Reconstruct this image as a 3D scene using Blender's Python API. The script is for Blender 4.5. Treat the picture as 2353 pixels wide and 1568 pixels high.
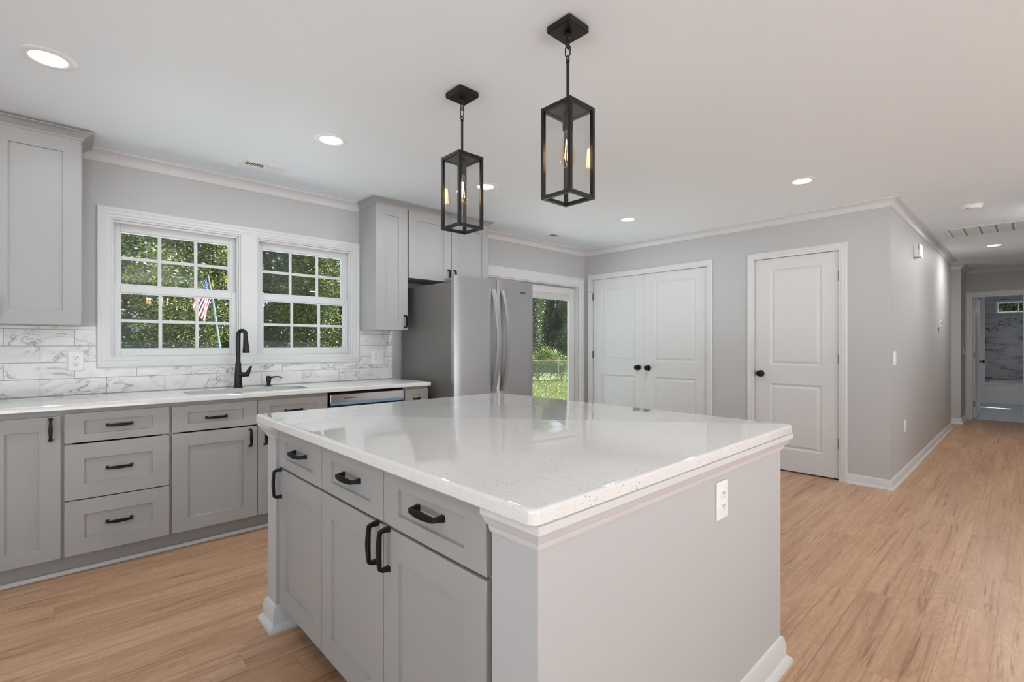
import bpy, bmesh, math, random
from mathutils import Vector, Matrix
R = math.radians
scene = bpy.context.scene
for o in list(bpy.data.objects):
    bpy.data.objects.remove(o, do_unlink=True)
COL = scene.collection

# ------------------------------------------------------------------ camera, world, sun, exposure
cam = bpy.data.cameras.new('camera'); camo = bpy.data.objects.new('camera', cam); COL.objects.link(camo)
cam.sensor_width = 36.0; cam.lens = 1120.0 / 2353.0 * 36.0; cam.shift_y = 8.5 / 2353.0
cam.clip_start = 0.05; cam.clip_end = 300
camo.location = (0, 0, 1.22); camo.rotation_euler = (R(90), 0, R(46.866 - 90))
scene.camera = camo
scene.view_settings.view_transform = 'Standard'; scene.view_settings.look = 'None'
scene.view_settings.exposure = 0.29; scene.view_settings.gamma = 1.0
scene.view_settings.use_curve_mapping = False
scene.cycles.use_denoising = True
scene.cycles.max_bounces = 12; scene.cycles.diffuse_bounces = 7; scene.cycles.glossy_bounces = 5
scene.cycles.transparent_max_bounces = 24; scene.cycles.transmission_bounces = 8
scene.cycles.sample_clamp_indirect = 8.0
scene.cycles.caustics_reflective = False; scene.cycles.caustics_refractive = False

world = bpy.data.worlds.new('world'); scene.world = world; world.use_nodes = True
wn = world.node_tree.nodes; wl = world.node_tree.links
bg = wn['Background']; bg.inputs['Color'].default_value = (0.74, 0.88, 1.0, 1); bg.inputs['Strength'].default_value = 1.15

def add_light(name, kind, loc, power, color=(1, 1, 1), size=0.1, rot=None, size_y=None, shape=None, radius=None):
    l = bpy.data.lights.new(name, kind); l.energy = power; l.color = color
    if kind == 'AREA':
        l.shape = shape or 'DISK'; l.size = size
        if size_y: l.size_y = size_y
    if radius is not None: l.shadow_soft_size = radius
    o = bpy.data.objects.new(name, l); COL.objects.link(o); o.location = loc
    if rot: o.rotation_euler = rot
    return o

sun = add_light('sun', 'SUN', (30, -10, 40), 21.0, (0.95, 0.97, 1.0))
sun.data.angle = R(0.6)
sun.rotation_euler = Vector((0.66, -0.16, 0.74)).to_track_quat('Z', 'Y').to_euler()

CEIL = 2.45; WX = 5.12; WY = 4.05; HY = 0.815

# ------------------------------------------------------------------ node helpers / materials
def lin(c):
    return tuple(((v / 255) / 12.92 if v / 255 <= 0.04045 else ((v / 255 + 0.055) / 1.055) ** 2.4) for v in c) + (1.0,)

class NT:
    def __init__(s, name):
        s.m = bpy.data.materials.new(name); s.m.use_nodes = True
        s.t = s.m.node_tree; s.n = s.t.nodes; s.l = s.t.links
        s.b = s.n['Principled BSDF']; s.out = s.n['Material Output']
    def _set(s, sock, v):
        if v is None: return
        if isinstance(v, bpy.types.NodeSocket): s.l.new(v, sock)
        else: sock.default_value = v
    def node(s, typ, ins=None, **props):
        nd = s.n.new(typ)
        for k, v in props.items(): setattr(nd, k, v)
        for k, v in (ins or {}).items(): s._set(nd.inputs[k], v)
        return nd
    def math(s, op, a, b=None, c=None):
        nd = s.node('ShaderNodeMath', operation=op)
        s._set(nd.inputs[0], a); s._set(nd.inputs[1], b); s._set(nd.inputs[2], c)
        return nd.outputs[0]
    def mix(s, f, a, b, mode='MIX'):
        nd = s.node('ShaderNodeMix', data_type='RGBA', blend_type=mode)
        s._set(nd.inputs[0], f); s._set(nd.inputs[6], a); s._set(nd.inputs[7], b)
        return nd.outputs[2]
    def xyz(s, x, y, z=0.0):
        nd = s.node('ShaderNodeCombineXYZ'); s._set(nd.inputs[0], x); s._set(nd.inputs[1], y); s._set(nd.inputs[2], z)
        return nd.outputs[0]
    def sep(s, v):
        nd = s.node('ShaderNodeSeparateXYZ'); s._set(nd.inputs[0], v); return nd.outputs
    def noise(s, vec, scale=5, detail=2, rough=0.5, dist=0.0):
        nd = s.node('ShaderNodeTexNoise', {'Vector': vec, 'Scale': scale, 'Detail': detail, 'Roughness': rough, 'Distortion': dist})
        return nd.outputs[0]
    def white(s, vec):
        nd = s.node('ShaderNodeTexWhiteNoise', {'Vector': vec}); return nd.outputs[1]
    def ramp(s, f, lo, hi):
        nd = s.node('ShaderNodeMapRange', {0: f, 1: lo, 2: hi, 3: 0.0, 4: 1.0}); nd.clamp = True
        return nd.outputs[0]
    def obj(s): return s.node('ShaderNodeTexCoord').outputs['Object']
    def pos(s): return s.node('ShaderNodeNewGeometry').outputs['Position']
    def bump(s, h, strength=0.2, dist=0.01):
        nd = s.node('ShaderNodeBump', {'Height': h, 'Strength': strength, 'Distance': dist})
        s.l.new(nd.outputs[0], s.b.inputs['Normal'])
    def base(s, **kw):
        for k, v in kw.items(): s._set(s.b.inputs[k.replace('_', ' ')], v)
        return s

def simple(name, rgb, rough=0.5, metal=0.0, var=0.03, vscale=6.0, **kw):
    t = NT(name)
    c = lin(rgb)
    n = t.noise(t.obj(), vscale, 3)
    dark = tuple(v * (1 - var) for v in c[:3]) + (1,); light = tuple(min(1, v * (1 + var)) for v in c[:3]) + (1,)
    t.base(Base_Color=t.mix(n, dark, light), Roughness=rough, Metallic=metal)
    for k, v in kw.items(): t.b.inputs[k.replace('_', ' ')].default_value = v
    return t.m

def emit(name, rgb, strength):
    t = NT(name); t.base(Base_Color=(0, 0, 0, 1)); t.b.inputs['Emission Color'].default_value = lin(rgb); t.b.inputs['Emission Strength'].default_value = strength
    return t.m

M = {}
def m_wall(name, rgb):
    t = NT(name); p = t.pos()
    t.base(Base_Color=t.mix(t.noise(p, 1.3, 3), tuple(v * .985 for v in lin(rgb)[:3]) + (1,), lin(rgb)), Roughness=0.55)
    t.b.inputs['Specular IOR Level'].default_value = 0.35
    t.bump(t.noise(p, 260, 2), 0.04, 0.001)
    return t.m
M['wall'] = m_wall('wall_paint', (186, 186, 186))
M['ceiling'] = m_wall('ceiling_paint', (238, 245, 251))
M['trim'] = simple('white_trim', (211, 211, 211), 0.32, var=0.01)
M['door'] = simple('white_door', (210, 210, 210), 0.36, var=0.01)
M['vinyl'] = simple('white_vinyl', (211, 211, 211), 0.35, var=0.01)
M['plastic'] = simple('white_plastic', (236, 236, 235), 0.35, var=0.01)
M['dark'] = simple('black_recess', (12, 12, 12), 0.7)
M['blackmetal'] = simple('matte_black_metal', (11, 11, 11), 0.42, var=0.1, Specular_IOR_Level=0.3)
M['lampmetal'] = simple('black_lamp_metal', (15, 14, 14), 0.38, var=0.1, Specular_IOR_Level=0.4)
M['faucet'] = simple('black_bronze', (46, 44, 43), 0.33, metal=0.6, var=0.1)
M['hinge'] = simple('dark_nickel', (110, 106, 102), 0.35, metal=0.8)
M['chrome'] = simple('chrome', (200, 200, 205), 0.12, metal=1.0)
M['brass'] = simple('brass_cap', (180, 140, 80), 0.3, metal=1.0)
M['porcelain'] = simple('white_porcelain', (222, 222, 222), 0.12, var=0.01)
M['sink'] = simple('steel_sink', (150, 152, 154), 0.3, metal=1.0)
M['lens'] = emit('lit_lens', (255, 252, 246), 9.0)
M['filament'] = emit('lit_filament', (255, 200, 130), 45.0)

def m_cabinet():
    t = NT('grey_cabinet_paint'); p = t.obj()
    x = t.sep(p)
    g = t.noise(t.xyz(t.math('MULTIPLY', x[0], 90), t.math('MULTIPLY', x[1], 90), t.math('MULTIPLY', x[2], 3)), 1.0, 3)
    t.base(Base_Color=t.mix(g, lin((161, 160, 158)), lin((164, 163, 161))), Roughness=0.40)
    t.b.inputs['Specular IOR Level'].default_value = 0.4
    return t.m
M['cab'] = m_cabinet()

def m_quartz():
    t = NT('speckled_white_quartz'); p = t.pos()
    v = t.node('ShaderNodeTexVoronoi', {'Vector': p, 'Scale': 170.0}); vd = v.outputs['Distance']; vc = t.sep(v.outputs['Color'])
    v2 = t.node('ShaderNodeTexVoronoi', {'Vector': p, 'Scale': 260.0}); vd2 = v2.outputs['Distance']; vc2 = t.sep(v2.outputs['Color'])
    speck = t.math('MULTIPLY', t.math('LESS_THAN', vd, 0.22), t.math('GREATER_THAN', vc[0], 0.80))
    speck2 = t.math('MULTIPLY', t.math('LESS_THAN', vd2, 0.28), t.math('GREATER_THAN', vc2[1], 0.70))
    cl = t.noise(p, 14, 2)
    base = t.mix(t.noise(p, 60, 3), lin((218, 216, 213)), lin((228, 226, 223)))
    c = t.mix(t.math('MULTIPLY', speck2, 0.22), base, lin((150, 146, 140)))
    c = t.mix(t.math('MULTIPLY', speck, t.ramp(cl, 0.38, 0.6)), c, lin((92, 88, 84)))
    t.base(Base_Color=c, Roughness=0.035)
    t.b.inputs['Specular IOR Level'].default_value = 0.52
    return t.m
M['quartz'] = m_quartz()

def m_floor():
    t = NT('oak_plank_floor'); p = t.sep(t.pos())
    W_, L_ = 0.1578, 1.22
    ry = t.math('DIVIDE', t.math('ADD', p[1], 50 - 0.718 + 0.1578 * 0.0 + 0.0), W_)
    row = t.math('FLOOR', ry); fy = t.math('FRACT', ry)
    rr = t.white(t.xyz(row, 3.7, 1.1)); rx = t.sep(rr)
    cx = t.math('DIVIDE', t.math('ADD', p[0], t.math('ADD', t.math('MULTIPLY', rx[0], L_), 40)), L_)
    col = t.math('FLOOR', cx); fx = t.math('FRACT', cx)
    idc = t.white(t.xyz(row, col, 0.5)); ids = t.sep(idc)
    ox = t.math('MULTIPLY', ids[0], 61.0); oy = t.math('MULTIPLY', ids[1], 37.0)
    X = t.math('ADD', p[0], ox); Y = t.math('ADD', p[1], oy)
    # broad figure, warped cathedral bands, dark mineral streaks and fine pores
    wv = t.noise(t.xyz(t.math('MULTIPLY', X, 1.5), t.math('MULTIPLY', Y, 7.5), ids[2]), 1.0, 2, 0.5, 1.1)
    rings = t.ramp(t.math('SINE', t.math('MULTIPLY', wv, 78.0)), -1.0, 1.0)
    big = t.noise(t.xyz(t.math('MULTIPLY', X, 0.9), t.math('MULTIPLY', Y, 9.0), 3.0), 1.0, 4, 0.6, 0.6)
    st = t.noise(t.xyz(t.math('MULTIPLY', X, 1.05), t.math('MULTIPLY', Y, 18.0), 9.0), 1.0, 4, 0.6, 1.9)
    st2 = t.noise(t.xyz(t.math('MULTIPLY', X, 0.8), t.math('MULTIPLY', Y, 60.0), 4.0), 1.0, 3, 0.55, 0.6)
    fine = t.noise(t.xyz(t.math('MULTIPLY', X, 7.0), t.math('MULTIPLY', Y, 260.0), 5.0), 1.0, 3, 0.6)
    c = t.mix(t.ramp(big, 0.32, 0.70), lin((208, 170, 137)), lin((176, 134, 102)))
    c = t.mix(t.math('MULTIPLY', rings, 0.28), c, lin((160, 118, 88)))
    c = t.mix(t.math('MULTIPLY', t.ramp(st2, 0.54, 0.70), 0.60), c, lin((142, 102, 75)))
    c = t.mix(t.math('MULTIPLY', t.ramp(st, 0.57, 0.72), 0.80), c, lin((108, 77, 58)))
    c = t.mix(t.math('MULTIPLY', t.ramp(fine, 0.5, 0.8), 0.22), c, lin((140, 101, 74)))
    tint = t.math('MULTIPLY_ADD', ids[2], 0.13, 0.95)
    c = t.mix(1.0, c, t.xyz(tint, tint, tint), 'MULTIPLY')
    ey = t.math('MINIMUM', fy, t.math('SUBTRACT', 1.0, fy)); ex = t.math('MINIMUM', fx, t.math('SUBTRACT', 1.0, fx))
    seam = t.math('MAXIMUM', t.math('LESS_THAN', ey, 0.0075), t.math('LESS_THAN', ex, 0.0011))
    c = t.mix(t.math('MULTIPLY', seam, 0.34), c, lin((112, 78, 55)))
    t.base(Base_Color=c, Roughness=t.math('MULTIPLY_ADD', fine, 0.12, 0.30))
    t.b.inputs['Specular IOR Level'].default_value = 0.45
    t.bump(t.math('SUBTRACT', t.math('MULTIPLY', fine, 0.25), seam), 0.12, 0.002)
    return t.m
M['floor'] = m_floor()

def m_tile(name, ax, w, h, x0, z0, base, vein, grout, gw, vscale, thick, rough, dark_mask=(0.42, 0.62), sx=1.0, sy=1.9, dist=0.7):
    """marble look tiles in running bond; ax = index of the horizontal axis"""
    t = NT(name); p = t.sep(t.pos())
    hz = p[ax]; vt = p[2] if ax != 2 else p[1]
    rv = t.math('DIVIDE', t.math('SUBTRACT', vt, z0 - 10 * h), h); row = t.math('FLOOR', rv); fv = t.math('FRACT', rv)
    off = t.math('MULTIPLY', t.math('MODULO', row, 2.0), 0.5)
    ru = t.math('ADD', t.math('DIVIDE', t.math('SUBTRACT', hz, x0 - 40 * w), w), off); colm = t.math('FLOOR', ru); fu = t.math('FRACT', ru)
    ids = t.sep(t.white(t.xyz(row, colm, 0.3)))
    vec = t.xyz(t.math('ADD', t.math('MULTIPLY', hz, sx), t.math('MULTIPLY', ids[0], 31)), t.math('ADD', t.math('MULTIPLY', vt, sy), t.math('MULTIPLY', ids[1], 17)), ids[2])
    n = t.noise(vec, vscale, 5, 0.55, dist)
    n2 = t.noise(vec, vscale * 0.8, 2, 0.5, 0.2)
    line = t.math('SUBTRACT', 1.0, t.ramp(t.math('ABSOLUTE', t.math('SUBTRACT', n, 0.5)), 0.0, thick))
    line = t.math('MULTIPLY', line, t.ramp(n2, dark_mask[0], dark_mask[1]))
    soft = t.math('MULTIPLY', t.math('SUBTRACT', 1.0, t.ramp(t.math('ABSOLUTE', t.math('SUBTRACT', n, 0.5)), 0.0, thick * 4)), 0.18)
    c = t.mix(t.math('MAXIMUM', line, soft), lin(base), lin(vein))
    eu = t.math('MULTIPLY', t.math('MINIMUM', fu, t.math('SUBTRACT', 1.0, fu)), w); ev = t.math('MULTIPLY', t.math('MINIMUM', fv, t.math('SUBTRACT', 1.0, fv)), h)
    g = t.math('LESS_THAN', t.math('MINIMUM', eu, ev), gw)
    c = t.mix(g, c, lin(grout))
    t.base(Base_Color=c, Roughness=t.math('MULTIPLY_ADD', g, 0.6, rough))
    t.bump(t.math('SUBTRACT', 1.0, g), 0.3, 0.002)
    return t.m
M['splash'] = m_tile('marble_subway_tile', 0, 0.305, 0.1003, -0.066, 0.912, (226, 225, 223), (150, 149, 149), (132, 131, 129), 0.0014, 4.2, 0.022, 0.22)
M['bathtile'] = m_tile('black_veined_marble_tile', 1, 0.60, 0.30, 0.2, 0.0, (196, 197, 200), (14, 14, 16), (150, 151, 154), 0.002, 1.5, 0.016, 0.2, (0.36, 0.46), 0.75, 2.6, 0.25)
M['bathtile_x'] = m_tile('black_veined_marble_side_tile', 0, 0.60, 0.30, 0.1, 0.0, (196, 197, 200), (14, 14, 16), (150, 151, 154), 0.002, 1.5, 0.016, 0.2, (0.36, 0.46), 0.75, 2.6, 0.25)

def m_bathfloor():
    t = NT('grey_bath_floor'); p = t.pos()
    s = t.sep(p)
    n = t.noise(t.xyz(t.math('MULTIPLY', s[0], 9), s[1], 0), 2.0, 3)
    t.base(Base_Color=t.mix(n, lin((196, 200, 206)), lin((214, 217, 222))), Roughness=0.3)
    return t.m
M['bathfloor'] = m_bathfloor()

def m_steel(name, rgb, rough, aniso):
    t = NT(name); s = t.sep(t.obj())
    g = t.noise(t.xyz(t.math('MULTIPLY', s[0], 3), t.math('MULTIPLY', s[1], 3), t.math('MULTIPLY', s[2], 420)), 1.0, 2)
    t.base(Base_Color=lin(rgb), Metallic=1.0, Roughness=t.math('MULTIPLY_ADD', g, 0.06, rough))
    t.b.inputs['Anisotropic'].default_value = aniso
    tg = t.node('ShaderNodeTangent', direction_type='RADIAL', axis='Z'); t.l.new(tg.outputs[0], t.b.inputs['Tangent'])
    return t.m
M['steel'] = m_steel('brushed_steel', (172, 172, 174), 0.30, 0.6)
M['steel_handle'] = m_steel('satin_steel', (186, 186, 188), 0.30, 0.0)
M['fridgeside'] = simple('grey_fridge_side', (112, 108, 105), 0.45, var=0.03, vscale=2)

def m_glass(name, tint=(255, 255, 255), refl=1.0):
    t = NT(name)
    tr = t.node('ShaderNodeBsdfTransparent', {'Color': lin(tint)})
    gl = t.node('ShaderNodeBsdfGlossy', {'Color': (1, 1, 1, 1), 'Roughness': 0.0})
    gm = t.node('ShaderNodeNewGeometry')
    fr = t.node('ShaderNodeFresnel', {'IOR': t.math('MULTIPLY_ADD', gm.outputs['Backfacing'], 1 / 1.5 - 1.5, 1.5)})
    mx = t.node('ShaderNodeMixShader', {0: t.math('MULTIPLY', fr.outputs[0], refl)})
    t.l.new(tr.outputs[0], mx.inputs[1]); t.l.new(gl.outputs[0], mx.inputs[2]); t.l.new(mx.outputs[0], t.out.inputs[0])
    return t.m
M['glass'] = m_glass('clear_pane', (242, 246, 243), 0.6)
M['lampglass'] = m_glass('clear_lantern_glass', (250, 250, 250), 0.8)
M['bulbglass'] = m_glass('clear_bulb_glass', (255, 244, 228), 1.0)

def m_leaf(name, cols, trans=0.45):
    t = NT(name); g = t.node('ShaderNodeNewGeometry')
    r = g.outputs['Random Per Island']
    n = t.noise(g.outputs['Position'], 0.9, 2)
    f = t.math('ADD', t.math('MULTIPLY', r, 0.7), t.math('MULTIPLY', n, 0.3))
    c = t.mix(t.ramp(f, 0.2, 0.62), lin(cols[0]), lin(cols[1])); c = t.mix(t.ramp(f, 0.62, 0.92), c, lin(cols[2]))
    df = t.node('ShaderNodeBsdfDiffuse', {'Color': c}); tl = t.node('ShaderNodeBsdfTranslucent', {'Color': c})
    gl = t.node('ShaderNodeBsdfGlossy', {'Color': (1, 1, 1, 1), 'Roughness': 0.45})
    mx = t.node('ShaderNodeMixShader', {0: trans}); t.l.new(df.outputs[0], mx.inputs[1]); t.l.new(tl.outputs[0], mx.inputs[2])
    mx2 = t.node('ShaderNodeMixShader', {0: 0.06}); t.l.new(mx.outputs[0], mx2.inputs[1]); t.l.new(gl.outputs[0], mx2.inputs[2])
    t.l.new(mx2.outputs[0], t.out.inputs[0])
    return t.m
M['leaf'] = m_leaf('tree_leaves', ((30, 46, 28), (68, 86, 37), (186, 182, 70)))
M['leaf2'] = m_leaf('dark_tree_leaves', ((26, 42, 30), (52, 70, 38), (128, 132, 56)))
M['leaf3'] = m_leaf('shrub_leaves', ((74, 96, 44), (118, 132, 60), (164, 166, 84)))
M['bark'] = simple('tree_bark', (92, 80, 68), 0.9, var=0.3, vscale=12)
M['grass'] = m_leaf('lawn_grass', ((102, 112, 66), (134, 138, 87), (160, 156, 108)), 0.3)
def m_ground():
    t = NT('lawn_ground'); p = t.pos()
    t.base(Base_Color=t.mix(t.noise(p, 6, 4), lin((104, 110, 66)), lin((140, 142, 90))), Roughness=0.9)
    return t.m
M['ground'] = m_ground()
M['galv'] = simple('galvanised_wire', (168, 168, 166), 0.5, metal=0.4)
M['rust'] = simple('rusty_rail', (150, 120, 106), 0.6, metal=0.2, var=0.2)
M['concrete'] = simple('pale_bounce_ground', (226, 226, 226), 0.8, var=0.06)  # pale tone for the unseen ground that bounces sunlight indoors
M['film'] = simple('blue_protective_film', (120, 160, 190), 0.18, var=0.25, vscale=9)
M['orange'] = simple('orange_petals', (240, 110, 60), 0.7)

# ------------------------------------------------------------------ mesh builder
class B:
    def __init__(s): s.bm = bmesh.new()
    def quad(s, *ps):
        vs = [s.bm.verts.new(p) for p in ps]
        return s.bm.faces.new(vs)
    def box(s, x0, y0, z0, x1, y1, z1, bev=0.0, seg=1):
        if x0 > x1: x0, x1 = x1, x0
        if y0 > y1: y0, y1 = y1, y0
        if z0 > z1: z0, z1 = z1, z0
        v = [s.bm.verts.new((x, y, z)) for z in (z0, z1) for y in (y0, y1) for x in (x0, x1)]
        fs = [s.bm.faces.new([v[i] for i in f]) for f in ((0, 2, 3, 1), (4, 5, 7, 6), (0, 1, 5, 4), (2, 6, 7, 3), (0, 4, 6, 2), (1, 3, 7, 5))]
        if bev > 0:
            es = list({e for f in fs for e in f.edges})
            bmesh.ops.bevel(s.bm, geom=es, offset=bev, segments=seg, profile=0.5, affect='EDGES', clamp_overlap=True)
        return s
    def frame(s, x0, z0, x1, z1, wl, wr, wb, wt, y0, y1, bev=0.0, axis='y'):
        """rectangular frame of four bars that butt without overlapping; axis 'x' builds it in the y-z plane"""
        for a, c, d, e in ((x0, z0, x0 + wl, z1), (x1 - wr, z0, x1, z1), (x0 + wl, z0, x1 - wr, z0 + wb), (x0 + wl, z1 - wt, x1 - wr, z1)):
            if d - a < 1e-6 or e - c < 1e-6: continue
            if axis == 'y': s.box(a, y0, c, d, y1, e, bev)
            else: s.box(y0, a, c, y1, d, e, bev)
        return s
    def tube(s, pts, r, n=10, cap=True, closed=False):
        """swept round tube through pts; r a number or a list"""
        pts = [Vector(p) for p in pts]; k = len(pts); rings = []
        up = None
        for i, p in enumerate(pts):
            if closed: d = pts[(i + 1) % k] - pts[i - 1]
            else: d = pts[min(i + 1, k - 1)] - pts[max(i - 1, 0)]
            d.normalize()
            if up is None:
                up = Vector((0, 0, 1)) if abs(d.z) < 0.9 else Vector((1, 0, 0))
            a = d.cross(up).normalized(); b = a.cross(d).normalized(); up = b
            rr = r[i] if isinstance(r, (list, tuple)) else r
            rings.append([s.bm.verts.new(p + rr * (math.cos(2 * math.pi * j / n) * a + math.sin(2 * math.pi * j / n) * b)) for j in range(n)])
        for i in range(k if closed else k - 1):
            A, C = rings[i], rings[(i + 1) % k]
            for j in range(n): s.bm.faces.new((A[j], A[(j + 1) % n], C[(j + 1) % n], C[j]))
        if cap and not closed:
            s.bm.faces.new(rings[0][::-1]); s.bm.faces.new(rings[-1])
        return s
    def lathe(s, prof, c=(0, 0, 0), axis='z', n=24):
        """prof: list of (radius, height); closed with caps when the end radius is 0"""
        c = Vector(c); rings = []
        for r, h in prof:
            ring = []
            for j in range(n):
                ca, sa = math.cos(2 * math.pi * j / n) * r, math.sin(2 * math.pi * j / n) * r
                v = {'z': (ca, sa, h), 'x': (h, ca, sa), 'y': (sa, h, ca)}[axis]
                ring.append(s.bm.verts.new(c + Vector(v)))
            rings.append(ring)
        for A, D in zip(rings, rings[1:]):
            for j in range(n): s.bm.faces.new((A[j], A[(j + 1) % n], D[(j + 1) % n], D[j]))
        s.bm.faces.new(rings[0][::-1]); s.bm.faces.new(rings[-1])
        return s
    def sweep(s, path, prof, to3d, closed=False, cap=True):
        """mitred sweep of prof [(out, depth)] along a 2D path; 'out' is to the left of travel"""
        k = len(path); P = [Vector(p) for p in path]; rings = []
        def nrm(a, b):
            d = (b - a).normalized(); return Vector((-d.y, d.x))
        for i in range(k):
            if closed or 0 < i < k - 1:
                n1 = nrm(P[i - 1], P[i]); n2 = nrm(P[i], P[(i + 1) % k])
                m = (n1 + n2); m = m / max(1e-6, m.dot(n1))
            elif i == 0: m = nrm(P[0], P[1])
            else: m = nrm(P[-2], P[-1])
            rings.append([s.bm.verts.new(to3d(P[i].x + m.x * o, P[i].y + m.y * o, d)) for o, d in prof])
        q = len(prof)
        for i in range(k if closed else k - 1):
            A, C = rings[i], rings[(i + 1) % k]
            for j in range(q): s.bm.faces.new((A[j], A[(j + 1) % q], C[(j + 1) % q], C[j]))
        if cap and not closed:
            s.bm.faces.new(rings[0][::-1]); s.bm.faces.new(rings[-1])
        return s
    def panel(s, w, h, t, panels, rings, x0=0.0, z0=0.0, y0=0.0, bev=0.0015):
        """slab with its face at y0 (facing -y), thickness t backwards; each panel (xa,za,xb,zb) gets nested rings (inset, depth)"""
        xs = sorted({0.0, w} | {a for p in panels for a in (p[0], p[2])}); zs = sorted({0.0, h} | {a for p in panels for a in (p[1], p[3])})
        cache = {}
        def V(x, y, z):
            k = (round(x, 5), round(y, 5), round(z, 5))
            if k not in cache: cache[k] = s.bm.verts.new((x0 + x, y0 + y, z0 + z))
            return cache[k]
        def F(vs):
            try: s.bm.faces.new(vs)
            except ValueError: pass
        def inp(x, z): return any(p[0] - 1e-6 <= x <= p[2] + 1e-6 and p[1] - 1e-6 <= z <= p[3] + 1e-6 for p in panels)
        for xa, xb in zip(xs, xs[1:]):
            for za, zb in zip(zs, zs[1:]):
                if not inp((xa + xb) / 2, (za + zb) / 2):
                    F([V(xa, 0, za), V(xb, 0, za), V(xb, 0, zb), V(xa, 0, zb)])
        for xa, za, xb, zb in panels:
            # the outer loop follows the grid cuts so the mesh stays closed
            prev = None
            loop0 = [V(x, 0, za) for x in xs if xa - 1e-6 <= x <= xb + 1e-6][:-1] + [V(xb, 0, z) for z in zs if za - 1e-6 <= z <= zb + 1e-6][:-1]
            loop0 += [V(x, 0, zb) for x in reversed(xs) if xa - 1e-6 <= x <= xb + 1e-6][:-1] + [V(xa, 0, z) for z in reversed(zs) if za - 1e-6 <= z <= zb + 1e-6][:-1]
            c = [V(xa, 0, za), V(xb, 0, za), V(xb, 0, zb), V(xa, 0, zb)]
            for i, d in rings:
                n = [V(xa + i, d, za + i), V(xb - i, d, za + i), V(xb - i, d, zb - i), V(xa + i, d, zb - i)]
                for j in range(4): F([c[j], c[(j + 1) % 4], n[(j + 1) % 4], n[j]])
                c = n
            F(c)
        F([V(0, t, 0), V(0, t, h), V(w, t, h), V(w, t, 0)])
        bx = [(x, 0) for x in xs]; 
        for xa, xb in zip(xs, xs[1:]):
            F([V(xa, 0, 0), V(xa, t, 0), V(xb, t, 0), V(xb, 0, 0)]); F([V(xa, 0, h), V(xb, 0, h), V(xb, t, h), V(xa, t, h)])
        for za, zb in zip(zs, zs[1:]):
            F([V(0, 0, za), V(0, 0, zb), V(0, t, zb), V(0, t, za)]); F([V(w, 0, za), V(w, t, za), V(w, t, zb), V(w, 0, zb)])
        if bev > 0:
            es = [e for e in s.bm.edges if e.is_valid and len(e.verts) == 2 and all(abs(v.co.y - y0) < 1e-6 for v in e.verts)
                  and (all(abs(v.co.x - x0) < 1e-5 for v in e.verts) or all(abs(v.co.x - x0 - w) < 1e-5 for v in e.verts)
                       or all(abs(v.co.z - z0) < 1e-5 for v in e.verts) or all(abs(v.co.z - z0 - h) < 1e-5 for v in e.verts))]
            bmesh.ops.bevel(s.bm, geom=es, offset=bev, segments=1, affect='EDGES', clamp_overlap=True)
        return s
    def obj(s, name, mat, parent=None, smooth=None, loc=None, rotz=None):
        bmesh.ops.recalc_face_normals(s.bm, faces=s.bm.faces)
        me = bpy.data.meshes.new(name); s.bm.to_mesh(me); s.bm.free()
        me.materials.append(M[mat] if isinstance(mat, str) else mat)
        if smooth is not None:
            me.shade_smooth(); me.set_sharp_from_angle(angle=R(smooth))
        o = bpy.data.objects.new(name, me); COL.objects.link(o)
        if parent: o.parent = parent
        if loc: o.location = loc
        if rotz: o.rotation_euler = (0, 0, rotz)
        return o

def thing(name, label, cat, loc=(0, 0, 0), rotz=0.0, group=None):
    o = bpy.data.objects.new(name, None); COL.objects.link(o); o.empty_display_size = 0.1
    o.location = loc; o.rotation_euler = (0, 0, rotz)
    return tag(o, label, cat, group)
def tag(o, label, cat, group=None, kind=None):
    o['label'] = label; o['category'] = cat
    if group: o['group'] = group
    if kind: o['kind'] = kind
    return o
def struct(o, label=None, cat=None):
    o['kind'] = 'structure'
    if label: o['label'] = label
    if cat: o['category'] = cat
    return o
def sroot(name, label, cat, loc=(0, 0, 0)):
    o = bpy.data.objects.new(name, None); COL.objects.link(o); o.location = loc
    return struct(o, label, cat)
def dup(o, loc, label=None, rotz=None, parent=None):
    c = o.copy(); COL.objects.link(c)
    if parent: c.parent = parent
    else:
        c.location = loc
        if rotz is not None: c.rotation_euler = (0, 0, rotz)
    if label: c['label'] = label
    for ch in list(o.children): dup(ch, None, parent=c)
    return c

# ================================================================== SETTING
def wall_grid(name, axis, c0, c1, u0, u1, z0, z1, holes, mat='wall', label=None):
    """wall slab with rectangular openings; axis 'y' = runs along x between y=c0..c1, axis 'x' = runs along y"""
    b = B(); us = sorted({u0, u1} | {h[i] for h in holes for i in (0, 2)}); zs = sorted({z0, z1} | {h[i] for h in holes for i in (1, 3)})
    for ua, ub in zip(us, us[1:]):
        run = None
        for za, zb in zip(zs, zs[1:]):
            um, zm = (ua + ub) / 2, (za + zb) / 2
            if any(h[0] < um < h[2] and h[1] < zm < h[3] for h in holes):
                if run: _cell(b, axis, c0, c1, ua, ub, *run); run = None
            else: run = (run[0] if run else za, zb)
        if run: _cell(b, axis, c0, c1, ua, ub, *run)
    return struct(b.obj(name, mat), label or name.replace('_', ' '), 'wall')
def _cell(b, axis, c0, c1, ua, ub, za, zb):
    if axis == 'y': b.box(ua, c0, za, ub, c1, zb)
    else: b.box(c0, ua, za, c1, ub, zb)

struct(B().box(-2.4, -4.4, -0.12, 11.0, 4.05, 0).obj('floor', 'floor'), 'light oak plank floor', 'floor')
struct(B().box(11.0, -1.4, -0.12, 15.2, 0.9, 0.0).obj('floor_bathroom', 'bathfloor'), 'pale grey bathroom floor', 'floor')
struct(B().box(-2.4, -4.4, CEIL, 15.4, 4.7, CEIL + 0.25).obj('ceiling', 'ceiling'), 'smooth white ceiling', 'ceiling')
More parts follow.
